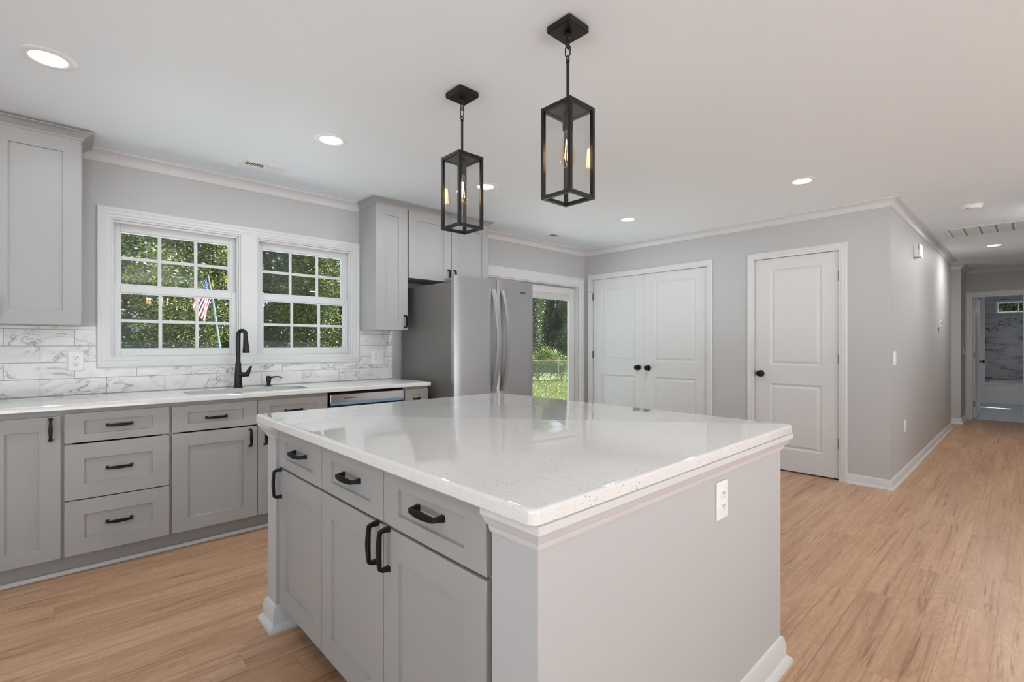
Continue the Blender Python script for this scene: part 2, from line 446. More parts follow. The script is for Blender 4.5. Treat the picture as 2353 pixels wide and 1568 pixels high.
# window openings: two double-hung windows and the patio door
WIN = [(0.245, 1.125, 1.020, 2.050), (1.112, 1.125, 1.895, 2.050)]
PAT = (3.15, 0.0, 4.982, 1.985)
wall_grid('wall_window', 'y', WY, WY + 0.16, -2.4, WX + 0.12, 0, CEIL, WIN + [PAT], label='pale grey wall with the sink windows')
CLO = (2.388, 0.0, 3.932, 2.072); ENT = (1.172, 0.0, 1.911, 2.074)
wall_grid('wall_right', 'x', WX, WX + 0.12, HY, WY, 0, CEIL, [CLO, ENT], label='pale grey wall with the closet doors')
wall_grid('wall_hall', 'y', HY, HY + 0.115, WX + 0.12, 9.55, 0, CEIL, [], label='pale grey hallway wall')
wall_grid('wall_closet', 'x', 5.95, 6.0, HY + 0.05, WY + 0.16, 0, CEIL, [], label='unseen wall added behind the closet doors to stop daylight leaks')  # added to keep daylight out of the door gaps
wall_grid('wall_back', 'y', -4.4, -4.28, -2.4, 5.6, 0, CEIL, [(-2.0, 0.0, 5.2, 1.30)], label='unseen front wall, opening sized for daylight fill')  # unseen; header added to hold back the sky while ground bounce enters
wall_grid('wall_left', 'x', -2.4, -2.28, -4.28, WY, 0, CEIL, [(-3.6, 0.0, 2.1, 2.05)], label='unseen left kitchen wall, opened up to let daylight in')  # out of view; its big opening is invented to admit daylight
wall_grid('wall_living', 'x', 5.6, 5.72, -4.4, -0.42, 0, CEIL, [], label='living room wall')
wall_grid('wall_hall_right', 'y', -0.42, -0.30, 5.6, 10.92, 0, CEIL, [], label='right hallway wall')
struct(B().box(10.15, 0.75, 0, 10.92, 2.0, CEIL).obj('wall_hall_stub', 'wall'), 'short wall corner at the hall end', 'wall')
struct(B().box(9.3, 2.0, 0, 10.92, 2.1, CEIL).obj('wall_side_hall', 'wall'), 'side hall wall', 'wall')
BTH = (0.085, 0.0, 0.678, 2.005)
wall_grid('wall_hall_end', 'x', 10.92, 11.03, -0.42, 0.75, 0, CEIL, [BTH], label='end wall of the hallway')
struct(B().box(11.03, 0.74, 0, 15.1, 0.84, CEIL).obj('wall_bath_left', 'bathtile_x'), 'black veined marble tile side wall', 'wall')
BW = (-0.22, 1.885, 0.555, 2.175)
wall_grid('wall_bath_back', 'x', 15.0, 15.12, -1.4, 0.84, 0, CEIL, [BW], mat='bathtile', label='black veined marble tile back wall')
wall_grid('wall_bath_right', 'y', -1.4, -1.3, 11.03, 15.1, 0, CEIL, [], label='bathroom right wall')

# crown moulding along the kitchen walls, hall wall and hall end
CROWN = [(0, CEIL), (0, CEIL - 0.066), (0.006, CEIL - 0.066), (0.009, CEIL - 0.058), (0.013, CEIL - 0.052), (0.016, CEIL - 0.040), (0.026, CEIL - 0.026), (0.040, CEIL - 0.016), (0.052, CEIL - 0.012), (0.056, CEIL - 0.009), (0.064, CEIL - 0.008), (0.064, CEIL)]
def xy(x, y, d): return (x, y, d)
def crown(name, path, label): return struct(B().sweep(path, CROWN, xy).obj(name, 'trim', smooth=25), label, 'crown moulding')
crown('trim_1', [(9.55, HY + 0.115), (9.55, HY), (WX, HY), (WX, WY), (3.18, WY)][::1][::-1][::-1], 'white crown moulding round the closet wall and hall')
crown('trim_2', [(1.945, WY), (0.115, WY)], 'white crown moulding above the sink windows')
crown('trim_3', [(10.92, -0.30), (10.92, 0.75), (10.15, 0.75), (10.15, 1.95)], 'white crown moulding at the hall end')
BASE = [(0, 0), (0.030, 0), (0.030, 0.006), (0.026, 0.014), (0.015, 0.021), (0.014, 0.060), (0.011, 0.068), (0.011, 0.072), (0.006, 0.080), (0, 0.082)]
def baseb(name, path, label): return struct(B().sweep(path, BASE, xy).obj(name, 'trim', smooth=30), label, 'baseboard')
baseb('baseboard_hall', [(9.55, HY + 0.115), (9.55, HY), (WX, HY), (WX, 1.118)], 'white baseboard round the hall corner')
baseb('baseboard_right', [(WX, 1.974), (WX, 2.335)], 'white baseboard between the closet and the single door')
baseb('baseboard_stub', [(10.92, 0.75), (10.15, 0.75), (10.15, 1.95)], 'white baseboard on the hall stub wall')
struct(B().box(-2.2, 3.500, 0, 2.265, 3.515, 0.021, 0.002).obj('baseboard_cabinets', 'trim'), 'white strip along the cabinet toe kick', 'baseboard')

# casings: profile (outward in the wall plane, out of the wall)
CAS = [(0, 0), (0, 0.012), (0.006, 0.014), (0.016, 0.014), (0.020, 0.017), (0.040, 0.017), (0.045, 0.020), (0.058, 0.020), (0.064, 0.016), (0.064, 0)]
def cas_y(u, z, d): return (u, WY - d, z)
def cas_x(u, z, d): return (WX - d, u, z)
def ring(x0, z0, x1, z1): return [(x0, z0), (x0, z1), (x1, z1), (x1, z0)]
b = B()
x0, z0, x1, z1 = 0.254, 1.136, 1.886, 2.042
b.sweep(ring(x0, z0, x1, z1), CAS, cas_y, closed=True)
b.box(1.010, WY - 0.016, z0, 1.122, WY, z1, 0.002)
struct(b.obj('trim_4', 'trim', smooth=30), 'white moulded casing round the pair of sink windows', 'window casing')

def double_hung(name, label, x0, z0, x1, z1):
    root = sroot(name, label, 'window')
    b = B(); y0 = WY
    b.frame(x0, z0, x1, z1, 0.020, 0.020, 0.020, 0.020, y0 - 0.002, y0 + 0.13)
    b.frame(x0 + 0.020, z0 + 0.020, x1 - 0.020, z1 - 0.020, 0.010, 0.010, 0.0, 0.014, y0 + 0.012, y0 + 0.034, 0.002)
    b.obj('frame', 'vinyl', root)
    zm = 1.59
    def sash(nm, ya, yb, za, zb, gl, gr, gb, gt):
        bb = B(); fx0, fx1 = x0 + 0.0195, x1 - 0.0195
        bb.frame(fx0, za, fx1, zb, gl - fx0, fx1 - gr, gb - za, zb - gt, ya, yb, 0.002)
        bb.frame(gl, gb, gr, gt, 0.006, 0.006, 0.006, 0.006, ya + 0.007, yb - 0.001)
        s = bb.obj(nm, 'vinyl', root)
        B().box(gl, ya + 0.016, gb, gr, ya + 0.020, gt).obj('pane', 'glass', s)
        mb = B(); w = (gr - gl) / 3; h = (gt - gb) / 2
        for i in (1, 2): mb.box(gl + w * i - 0.0105, ya + 0.006, gb + 0.006, gl + w * i + 0.0105, ya + 0.015, gt - 0.006, 0.002)
        for i in range(3): mb.box(gl + w * i + (0.0105 if i else 0.006), ya + 0.006, gb + h - 0.0105, gl + w * (i + 1) - (0.0105 if i < 2 else 0.006), ya + 0.015, gb + h + 0.0105, 0.002)
        mb.obj('muntin_grid', 'vinyl', s)
        return s
    dx0, dx1 = x0 + 0.068, x1 - 0.066
    us = sash('upper_sash', y0 + 0.074, y0 + 0.106, 1.585, z1 - 0.0195, dx0, dx1, 1.620, z1 - 0.078)
    ls = sash('lower_sash', y0 + 0.038, y0 + 0.070, z0 + 0.0195, 1.612, dx0 - 0.002, dx1 + 0.004, z0 + 0.066, 1.565)
    return root
double_hung('window_1', 'left double-hung white window above the sink', *WIN[0])
double_hung('window_2', 'right double-hung white window beside the tall wall cabinet', *WIN[1])

# interior two panel doors
RINGS = [(0.001, 0.002), (0.016, 0.011), (0.021, 0.011), (0.040, 0.003), (0.042, 0.0025)]
def knob(parent, p, axis=-1, mat='blackmetal'):
    """round knob sticking out along -x from p"""
    b = B(); b.lathe([(0.033, 0.0), (0.033, -0.006), (0.028, -0.010), (0.012, -0.012), (0.012, -0.030), (0.022, -0.036), (0.029, -0.046), (0.029, -0.054), (0.022, -0.063), (0.008, -0.066)], p, 'x', 20)
    return b.obj('knob', mat, parent, smooth=40)
def hinge_x(parent, y, z, x):
    b = B(); b.tube([(x - 0.008, y, z - 0.047), (x - 0.008, y, z + 0.047)], 0.0075, 10); b.box(x - 0.004, y - 0.012, z - 0.044, x + 0.002, y + 0.012, z + 0.044)
    return b.obj('hinge', 'hinge', parent, smooth=40)
def leaf(parent, ya, yb, zb, zt, stile_l, stile_r, mat='door', name='door_leaf', x=WX + 0.012):
    w = yb - ya; h = zt - zb
    b = B(); b.panel(w, h, 0.035, [(stile_l, 0.215 - zb, w - stile_r, 0.843 - zb), (stile_l, 1.022 - zb, w - stile_r, 1.955 - zb)], RINGS)
    # local x runs along -y of the world so that the face looks to -x
    o = b.obj(name, mat, parent, loc=(x, yb, zb), rotz=R(-90))
    return o
def door_casing(name, y0, y1, zt, label):
    return struct(B().sweep([(y1, 0), (y1, zt), (y0, zt), (y0, 0)][::-1], CAS, cas_x).obj(name, 'trim', smooth=30), label, 'door casing')
door_casing('trim_5', 2.396, 3.925, 2.064, 'white casing round the double closet doors')
door_casing('trim_6', 1.182, 1.906, 2.066, 'white casing round the single door')
def jamb(root, y0, y1, zt):
    b = B(); b.frame(y0, 0, y1, zt, 0.006, 0.006, 0, 0.006, WX + 0.001, WX + 0.12, axis='x')
    b.frame(y0 + 0.006, 0, y1 - 0.006, zt - 0.006, 0.012, 0.012, 0, 0.012, WX + 0.05, WX + 0.062, axis='x')
    return b.obj('jamb', 'trim', root)
d1 = sroot('door_1', 'white double closet doors with black knobs', 'door')
jamb(d1, CLO[0], CLO[2], CLO[3])
for ya, yb in ((3.1635, 3.923), (2.397, 3.1605)):
    lf = leaf(d1, ya, yb, 0.012, 2.063, 0.130, 0.130)
for y_, z_ in ((3.248, 0.945), (3.112, 0.945)): knob(d1, (WX + 0.012, y_, z_))
for y_, z_ in ((2.393, 1.842), (2.393, 1.091), (2.393, 0.33), (3.928, 1.842), (3.928, 1.091), (3.928, 0.33)): hinge_x(d1, y_, z_, WX + 0.010)
b = B(); b.tube([(WX - 0.004, 3.905, 1.905), (WX - 0.018, 3.93, 1.906), (WX - 0.018, 3.96, 1.905)], 0.004, 8); b.lathe([(0.007, 0), (0.007, -0.01)], (WX - 0.004, 3.903, 1.905), 'x', 8)
b.obj('door_stop', 'hinge', d1)
d2 = sroot('door_2', 'white two panel single door with black knob', 'door')
jamb(d2, ENT[0], ENT[2], ENT[3])
leaf(d2, 1.184, 1.903, 0.014, 2.064, 0.138, 0.136)
knob(d2, (WX + 0.012, 1.848, 0.935))
for z_ in (1.84, 1.088, 0.328): hinge_x(d2, 1.180, z_, WX + 0.010)
b = B(); b.box(WX + 0.008, 1.9035, 0.905, WX + 0.02, 1.908, 0.965); b.obj('strike_plate', 'blackmetal', d2)

# patio door at the end of the window wall
p = sroot('door_3', 'white sliding patio door with raised blind behind the refrigerator', 'door')
x0, z0, x1, z1 = PAT
b = B(); b.frame(x0, 0, x1, z1, 0.03, 0.03, 0.035, 0.022, WY + 0.004, WY + 0.14)
b.frame(x0 + 0.03, 0.035, x1 - 0.03, z1 - 0.022, 0.03, 0.03, 0, 0.038, WY + 0.136, WY + 0.14)
b.frame(x0 + 0.03, 0.035, x1 - 0.03, z1 - 0.022, 0.0, 0.028, 0, 0.030, WY + 0.0915, WY + 0.0935)
b.obj('frame', 'vinyl', p)
def slider(xa, xb, y):
    bb = B(); zt = 1.948
    bb.frame(xa, 0.04, xb, zt, 0.085, 0.082, 0.13, 0.085, y, y + 0.04, 0.003)
    s = bb.obj('sliding_panel', 'vinyl', p)
    B().box(xa + 0.085, y + 0.018, 0.17, xb - 0.082, y + 0.023, zt - 0.085).obj('pane', 'glass', s)
    bl = B(); gx0, gx1 = xa + 0.087, xb - 0.084
    for i in range(6): bl.box(gx0, y + 0.008, 1.800 + 0.011 * i, gx1, y + 0.014, 1.8103 + 0.011 * i, 0.001)
    bl.box(gx0, y + 0.006, 1.786, gx1, y + 0.015, 1.798, 0.001)
    k = gx0 + 0.045
    bl.obj('blind', simple('blind_slats', (205, 205, 206), 0.5), s)
    tp = B()
    for fx in (0.10, 0.50, 0.90): tp.box(gx0 + (gx1 - gx0) * fx - 0.009, y + 0.004, 1.786, gx0 + (gx1 - gx0) * fx + 0.009, y + 0.0055, 1.866)
    tp.box(gx1 - 0.012, y + 0.004, 0.17, gx1, y + 0.012, 1.79)
    tp.obj('blind_tape', 'vinyl', s)
slider(4.055, 4.955, WY + 0.050); slider(3.178, 4.140, WY + 0.094)
struct(B().sweep([(4.976, 0), (4.976, 1.978), (3.156, 1.978), (3.156, 0)][::-1], [(o * 1.72, d) for o, d in CAS], cas_y).obj('trim_7', 'trim', smooth=30), 'white casing round the patio door', 'door casing')

# bathroom door and trim at the end of the hall
def cas_h(u, z, d): return (10.92 - d, u, z)
struct(B().sweep([(BTH[2] - .004, 0), (BTH[2] - .004, BTH[3] - .004), (BTH[0] + .004, BTH[3] - .004), (BTH[0] + .004, 0)][::-1], [(o * 1.2, d) for o, d in CAS], cas_h).obj('trim_8', 'trim', smooth=30), 'white casing round the bathroom doorway', 'door casing')
d4 = sroot('door_4', 'white bathroom door standing open into the bathroom', 'door')
b = B(); b.frame(BTH[0], 0, BTH[2], BTH[3], 0.014, 0.014, 0, 0.014, 10.921, 11.03, axis='x')
b.obj('jamb', 'trim', d4)
bl = B(); bl.panel(0.70, 1.975, 0.035, [(0.11, 0.2, 0.59, 0.83), (0.11, 1.0, 0.59, 1.87)], RINGS)
o = bl.obj('door_leaf', 'door', d4, loc=(11.035, 0.640, 0.012), rotz=R(-1.5))
b = B(); b.lathe([(0.032, 0.0), (0.032, -0.006), (0.012, -0.012), (0.012, -0.032), (0.027, -0.042), (0.029, -0.052), (0.010, -0.066)], (11.66, 0.622, 0.93), 'y', 16)
b.obj('knob', 'blackmetal', d4, smooth=40)
for z_ in (1.84, 1.05, 0.25): B().box(11.024, 0.642, z_ - 0.045, 11.034, 0.672, z_ + 0.045, 0.002).obj('hinge', simple('satin_hinge', (150, 148, 145), 0.4, metal=0.7), d4)
# bathroom window
w3 = sroot('window_3', 'small high bathroom window above the tub', 'window')
b = B()
b.frame(BW[0], BW[1], BW[2], BW[3], 0.03, 0.03, 0.03, 0.03, 14.985, 15.10, 0.002, axis='x')
b.frame(BW[0] + .03, BW[1] + .03, BW[2] - .03, BW[3] - .03, 0.025, 0.025, 0.025, 0.025, 15.04, 15.07, 0.002, axis='x')
b.box(15.041, 0.19, BW[1] + .055, 15.069, 0.21, BW[3] - .055, 0.002)
b.obj('frame', 'vinyl', w3)
B().box(15.0715, BW[0] + .031, BW[1] + .031, 15.0745, BW[2] - .031, BW[3] - .031).obj('pane', 'glass', w3)
struct(B().box(13.93, 0.665, 0.0, 13.99, 0.74, 2.30, 0.004).obj('trim_9', 'porcelain'), 'glossy white tile edge beside the tub', 'trim')

# outdoor ground
struct(B().box(-60, WY + 0.3, -0.90, 80, 110, -0.75).obj('ground_lawn', 'ground'), 'back yard lawn ground', 'ground')
struct(B().box(-40, -60, -0.30, 60, -4.4, -0.14).box(-40, -4.4, -0.30, -2.4, WY + 0.2, -0.14).obj('ground_front_bounce', 'concrete'), 'unseen pale ground added to bounce sunlight into the rooms', 'ground')  # unseen reflector ground, raised and pale to light the ceiling

struct(B().box(-2.0, WY + 0.2, -0.75, 7.2, 9.5, -0.16).obj('ground_bounce_slab', 'concrete'), 'unseen pale slab added to bounce sunlight onto the ceiling', 'ground')  # out of view, added as a sunlight reflector below the patio door

# ================================================================== CABINETS
SH = [(0.0010, 0.0), (0.0024, 0.0105)]
def pull(parent, c, L=0.105, vertical=False, mat='blackmetal', proj=0.031):
    """arched bar pull centred at c, sticking out along -y: feet, then a bar thickest in its middle"""
    b = B(); h = L / 2
    st = [(-h, 0.0, .0085, .0075), (-h, -0.004, .0075, .0065), (-h + .001, -proj * .72, .0055, .0050), (-h * .93, -proj * .92, .0058, .0050), (-h * .75, -proj * .98, .0062, .0046), (-h * .35, -proj * 1.03, .0080, .0046),
          (0, -proj * 1.05, .0086, .0046), (h * .35, -proj * 1.03, .0080, .0046), (h * .75, -proj * .98, .0062, .0046), (h * .93, -proj * .92, .0058, .0050), (h - .001, -proj * .72, .0055, .0050), (h, -0.004, .0075, .0065), (h, 0.0, .0085, .0075)]
    rings = []
    for i, (u, d, w, t) in enumerate(st):
        a = st[max(0, i - 1)]; e = st[min(len(st) - 1, i + 1)]
        tx, ty = e[0] - a[0], e[1] - a[1]; l = math.hypot(tx, ty) or 1; nx, ny = -ty / l, tx / l
        pts = [(u + nx * t, d + ny * t, w), (u - nx * t, d - ny * t, w), (u - nx * t, d - ny * t, -w), (u + nx * t, d + ny * t, -w)]
        if vertical: pts = [(q[2], q[1], q[0]) for q in pts]
        rings.append([b.bm.verts.new((c[0] + q[0], c[1] + q[1], c[2] + q[2])) for q in pts])
    for A, D in zip(rings, rings[1:]):
        for j in range(4): b.bm.faces.new((A[j], A[(j + 1) % 4], D[(j + 1) % 4], D[j]))
    b.bm.faces.new(rings[0][::-1]); b.bm.faces.new(rings[-1])
    o = b.obj('handle', mat, parent, smooth=50)
    return o
def front(parent, name, x0, z0, x1, z1, st, rt, rb=None, y=0.0):
    rb = rb if rb is not None else rt
    return B().panel(x1 - x0, z1 - z0, 0.019, [(st, rb, x1 - x0 - st, z1 - z0 - rt)], SH, x0, z0, y).obj(name, 'cab', parent)
def carcass(parent, x0, x1, y0, y1, z0, z1, name='carcass', top=True):
    b = B(); t = 0.016
    b.box(x0, y0, z0, x0 + t, y1, z1); b.box(x1 - t, y0, z0, x1, y1, z1); b.box(x0 + t, y0 + .02, z0, x1 - t, y1, z0 + t); top and b.box(x0 + t, y0 + .02, z1 - t, x1 - t, y1, z1); b.box(x0 + t, y1 - 0.006, z0 + t, x1 - t, y1, z1 - t)
    f = 0.038
    b.box(x0 + t, y0, z0, x0 + f, y0 + .019, z1); b.box(x1 - f, y0, z0, x1 - t, y0 + .019, z1); b.box(x0 + f, y0, z0, x1 - f, y0 + .019, z0 + 0.03); b.box(x0 + f, y0, z1 - f, x1 - f, y0 + .019, z1)
    return b.obj(name, 'cab', parent)
FY = 3.440
def base_unit(label, x0, x1, top=True, group='base cabinets along the window wall'):
    t = thing('base_cabinet', label, 'cabinet', (x0, FY, 0), 0, group)
    w = x1 - x0
    carcass(t, 0, w, 0.0195, WY - FY - 0.004, 0.11, 0.881, top=top)
    B().box(0.0, 0.085, 0.0, w, 0.100, 0.11).obj('toe_kick', 'cab', t)
    return t
# narrow door unit at the left edge
t = base_unit('grey base cabinet with one tall door, left of the three-drawer cabinet', -0.275, 0.027)
d = front(t, 'door', 0.012, 0.112, 0.295, 0.849, 0.079, 0.070); pull(d, (0.2575, 0, 0.783), 0.105, True)
# three drawers
t = base_unit('grey base cabinet with a stack of three drawers', 0.0275, 0.491)
for z0, z1, rt in ((0.703, 0.858, 0.041), (0.403, 0.694, 0.079), (0.112, 0.397, 0.078)):
    d = front(t, 'drawer', 0.0065, z0, 0.4575, z1, 0.078, rt); pull(d, (0.232, 0.0105, (z0 + z1) / 2 + 0.002), 0.105)
# sink base
t = base_unit('grey sink base cabinet with two doors under false fronts', 0.4915, 1.426, False)
for xa, xb, hx in ((0.0065, 0.4645, 0.4225), (0.4685, 0.9255, 0.512)):
    d = front(t, 'false_front', xa, 0.703, xb, 0.856, 0.078, 0.041); pull(d, ((xa + xb) / 2, 0.0105, 0.775), 0.105)
    d = front(t, 'door', xa, 0.112, xb, 0.694, 0.079, 0.077); pull(d, (hx, 0, 0.622), 0.105, True)
# narrow drawer unit beside the fridge
t = base_unit('narrow grey base cabinet between the dishwasher and refrigerator', 2.043, 2.268)
d = front(t, 'drawer', 0.004, 0.703, 0.219, 0.860, 0.078, 0.042); pull(d, (0.112, 0.0105, 0.78), 0.05)
d = front(t, 'door', 0.004, 0.112, 0.219, 0.694, 0.060, 0.060); pull(d, (0.03, 0, 0.60), 0.105, True)

# dishwasher
t = thing('dishwasher', 'stainless dishwasher with blue film strip beside the sink cabinet', 'dishwasher', (1.436, FY, 0))
B().box(0.004, 0.03, 0.10, 0.596, 0.58, 0.868).obj('body', 'dark', t)
b = B(); b.box(0.002, -0.004, 0.115, 0.599, 0.028, 0.752, 0.004); b.obj('door', 'steel', t)
b = B(); b.box(0.002, -0.004, 0.796, 0.599, 0.028, 0.861, 0.004); b.obj('control_panel', 'steel', t)
B().box(0.03, 0.012, 0.752, 0.571, 0.027, 0.796).obj('handle_pocket', 'dark', t)
B().box(0.003, -0.006, 0.781, 0.598, -0.0035, 0.802, 0.001).obj('protective_film', 'film', t)['label'] = 'glossy blue protective film strip'
B().box(0.10, -0.0055, 0.827, 0.20, -0.0035, 0.831).obj('status_window', 'dark', t)
B().box(0.004, 0.07, 0.0, 0.596, 0.09, 0.10).obj('toe_kick', 'dark', t)

# window-wall counter with a sink cut-out
def rounded(x0, y0, x1, y1, r, n=8):
    pts = []
    for cx, cy, a0 in ((x1 - r, y1 - r, 0), (x0 + r, y1 - r, 90), (x0 + r, y0 + r, 180), (x1 - r, y0 + r, 270)):
        for i in range(n + 1):
            a = R(a0 + 90 * i / n); pts.append((cx + r * math.cos(a), cy + r * math.sin(a)))
    return pts
def slab(outer, hole, z0, z1, er=0.006):
    """worktop slab with eased top edge and an optional hole, built as layered loops"""
    b = B(); bm = b.bm
    def loop(pts, z): return [bm.verts.new((x, y, z)) for x, y in pts]
    def inset(pts, d):
        c = Vector((sum(p[0] for p in pts) / len(pts), sum(p[1] for p in pts) / len(pts))); out = []
        k = len(pts)
        for i in range(k):
            a, p, e = Vector(pts[i - 1]), Vector(pts[i]), Vector(pts[(i + 1) % k])
            n1 = (p - a).normalized(); n2 = (e - p).normalized(); n1 = Vector((-n1.y, n1.x)); n2 = Vector((-n2.y, n2.x)); m = n1 + n2; m = m / max(0.3, m.dot(n1))
            out.append((p.x + m.x * d, p.y + m.y * d))
        return out
    lv = []
    for d, z in ((0.003, z0), (0, z0 + 0.003), (0, z1 - er)): lv.append(loop(inset(outer, d) if d else outer, z))
    for a in (15, 30, 45, 60, 75, 90): lv.append(loop(inset(outer, er * (1 - math.cos(R(a)))), z1 - er + er * math.sin(R(a))))
    for A, D in zip(lv, lv[1:]):
        k = len(A)
        for j in range(k): bm.faces.new((A[j], A[(j + 1) % k], D[(j + 1) % k], D[j]))
    if hole:
        ht = loop(hole, z1); hb = loop(hole, z0); k = len(hole)
        for j in range(k): bm.faces.new((ht[j], ht[(j + 1) % k], hb[(j + 1) % k], hb[j]))
        for top, h in ((lv[-1], ht), (lv[0], hb)):
            es = []
            for L in (top, h):
                for j in range(len(L)):
                    e = bm.edges.get((L[j], L[(j + 1) % len(L)])); es.append(e)
            bmesh.ops.triangle_fill(bm, use_beauty=True, use_dissolve=False, edges=es)
    else:
        bm.faces.new(lv[-1]); bm.faces.new(lv[0][::-1])
    return b
SK = (0.600, 3.510, 1.330, 3.830)
o = slab([(-0.60, 3.400), (2.255, 3.400), (2.268, 3.404), (2.276, 3.413), (2.278, 3.425), (2.278, WY - 0.003), (-0.60, WY - 0.003)], rounded(*SK, 0.09), 0.882, 0.912).obj('countertop', 'quartz', smooth=12)
tag(o, 'long white speckled quartz countertop along the window wall', 'countertop')
# undermount sink
t = thing('sink', 'steel undermount sink set in the window countertop', 'sink', (0, 0, 0.88))
b = B(); pr = [(0.004, 0.0), (-0.004, -0.001), (-0.010, -0.16), (-0.035, -0.19)]
loops = [[b.bm.verts.new((x, y, z)) for x, y in rounded(SK[0] - d, SK[1] - d, SK[2] + d, SK[3] + d, 0.09)] for d, z in ((0.02, 0), (0.0, 0), (-0.008, -0.16), (-0.035, -0.19))]
for A, D in zip(loops, loops[1:]):
    for j in range(len(A)): b.bm.faces.new((A[j], A[(j + 1) % len(A)], D[(j + 1) % len(A)], D[j]))
b.bm.faces.new(loops[-1]); b.obj('basin', 'sink', t, smooth=40)
B().lathe([(0.045, 0), (0.045, 0.004), (0.03, 0.005), (0.02, 0.002)], (0.965, 3.70, -0.189), 'z', 20).obj('drain', 'chrome', t, smooth=40)

# faucet: gooseneck with tapered spray head and side lever
t = thing('faucet', 'dark bronze gooseneck kitchen faucet behind the sink', 'faucet', (0.955, 3.885, 0.912), R(-42))
b = B(); b.lathe([(0.030, 0), (0.030, 0.006), (0.0255, 0.010), (0.0225, 0.10), (0.019, 0.155), (0.0185, 0.178), (0.017, 0.180)], n=28); b.obj('body', 'faucet', t, smooth=35)
arc = [(0, 0, 0.178), (0, 0, 0.25), (0.0, 0, 0.345)]; rad = 0.028
for i in range(1, 9):
    a = R(180 - 22.5 * i * 0.93); arc.append((rad + rad * math.cos(a), 0, 0.375 + (rad + 0.006) * math.sin(a)))
b = B(); b.tube(arc, [0.0145] * 2 + [0.0145] + [0.0145] * 8, 14); b.obj('spout', 'faucet', t, smooth=40)
b = B(); b.tube([(0.049, 0, 0.398), (0.052, 0, 0.36), (0.055, 0, 0.30), (0.056, 0, 0.252), (0.056, 0, 0.249)], [0.0125, 0.0145, 0.019, 0.0235, 0.021], 18); b.obj('spray_head', 'faucet', t, smooth=40)
b = B(); b.tube([(0.012, 0, 0.094), (0.035, 0, 0.094), (0.062, 0, 0.096)], [0.021, 0.0175, 0.0165], 16)
b.tube([(0.062, 0, 0.085), (0.068, 0, 0.105), (0.078, 0, 0.130), (0.092, 0, 0.152), (0.093, 0, 0.156)], [0.013, 0.015, 0.0115, 0.0075, 0.004], 12); b.obj('lever', 'faucet', t, smooth=40)
t = thing('soap_dispenser', 'small dark bronze soap dispenser right of the faucet', 'soap dispenser', (1.158, 3.885, 0.912), R(-42))
b = B(); b.lathe([(0.029, 0), (0.029, 0.004), (0.013, 0.006), (0.013, 0.030), (0.0165, 0.031), (0.0165, 0.072), (0.014, 0.076)], n=20); b.obj('body', 'faucet', t, smooth=35)
b = B(); b.tube([(0.010, 0, 0.060), (0.035, 0, 0.068), (0.06, 0, 0.071), (0.085, 0, 0.068), (0.098, 0, 0.060)], [0.008, 0.006, 0.0055, 0.005, 0.004], 10); b.obj('nozzle', 'faucet', t, smooth=40)

# tile backsplash, in the three visible runs
b = B(); ys, ye = WY - 0.009, WY - 0.0005
b.box(-0.60, ys, 0.912, 2.275, ye, 1.072); b.box(-0.60, ys, 1.072, 0.189, ye, 1.332); b.box(1.951, ys, 1.072, 2.275, ye, 1.347)
tag(b.obj('tile_backsplash', 'splash'), 'white marble-look subway tile backsplash behind the counter', 'backsplash')

# ---------------------------------------------------------------- wall cabinets
UY = 3.725
CCR = [(0, 0.0), (0.003, 0.0), (0.006, 0.006), (0.008, 0.014), (0.014, 0.018), (0.022, 0.028), (0.036, 0.036), (0.046, 0.040), (0.052, 0.041), (0.052, 0.047), (0, 0.047)]
def cab_crown(parent, path, z): return B().sweep(path, [(o, z + h) for o, h in CCR], xy).obj('crown', 'cab', parent, smooth=28)
t = thing('wall_cabinet', 'grey wall cabinet with crown at the upper left of the window', 'cabinet', (-0.275, UY, 1.333))
carcass(t, 0, 0.389, 0.0195, WY - UY - 0.002, 0, 1.058)
d = front(t, 'door', 0.012, 0.0, 0.384, 1.053, 0.077, 0.077); pull(d, (0.045, 0, 0.085), 0.105, True)
cab_crown(t, [(0.389, WY - UY - 0.012), (0.389, 0.019), (0.0, 0.019)], 1.058)
t = thing('wall_cabinet', 'tall narrow grey wall cabinet between the window and refrigerator', 'cabinet', (1.952, UY, 1.347))
carcass(t, 0, 0.297, 0.0195, WY - UY - 0.002, 0, 1.053)
d = front(t, 'door', -0.010, 0.0, 0.290, 1.050, 0.086, 0.077); pull(d, (0.262, 0, 0.075), 0.100, True)
cab_crown(t, [(0.297, 0.019), (0.0, 0.019), (0.0, WY - UY - 0.012)], 1.053)
t = thing('wall_cabinet', 'wide two-door grey wall cabinet above the refrigerator', 'cabinet', (2.2495, UY, 1.806))
carcass(t, 0, 0.918, 0.0195, WY - UY - 0.002, 0, 0.594)
for xa, xb, hx in ((0.008, 0.456, 0.425), (0.465, 0.913, 0.492)):
    d = front(t, 'door', xa, 0.0, xb, 0.592, 0.077, 0.077); pull(d, (hx, 0, 0.060), 0.100, True)
cab_crown(t, [(0.918, WY - UY - 0.07), (0.918, 0.019), (0.0, 0.019)], 0.594)

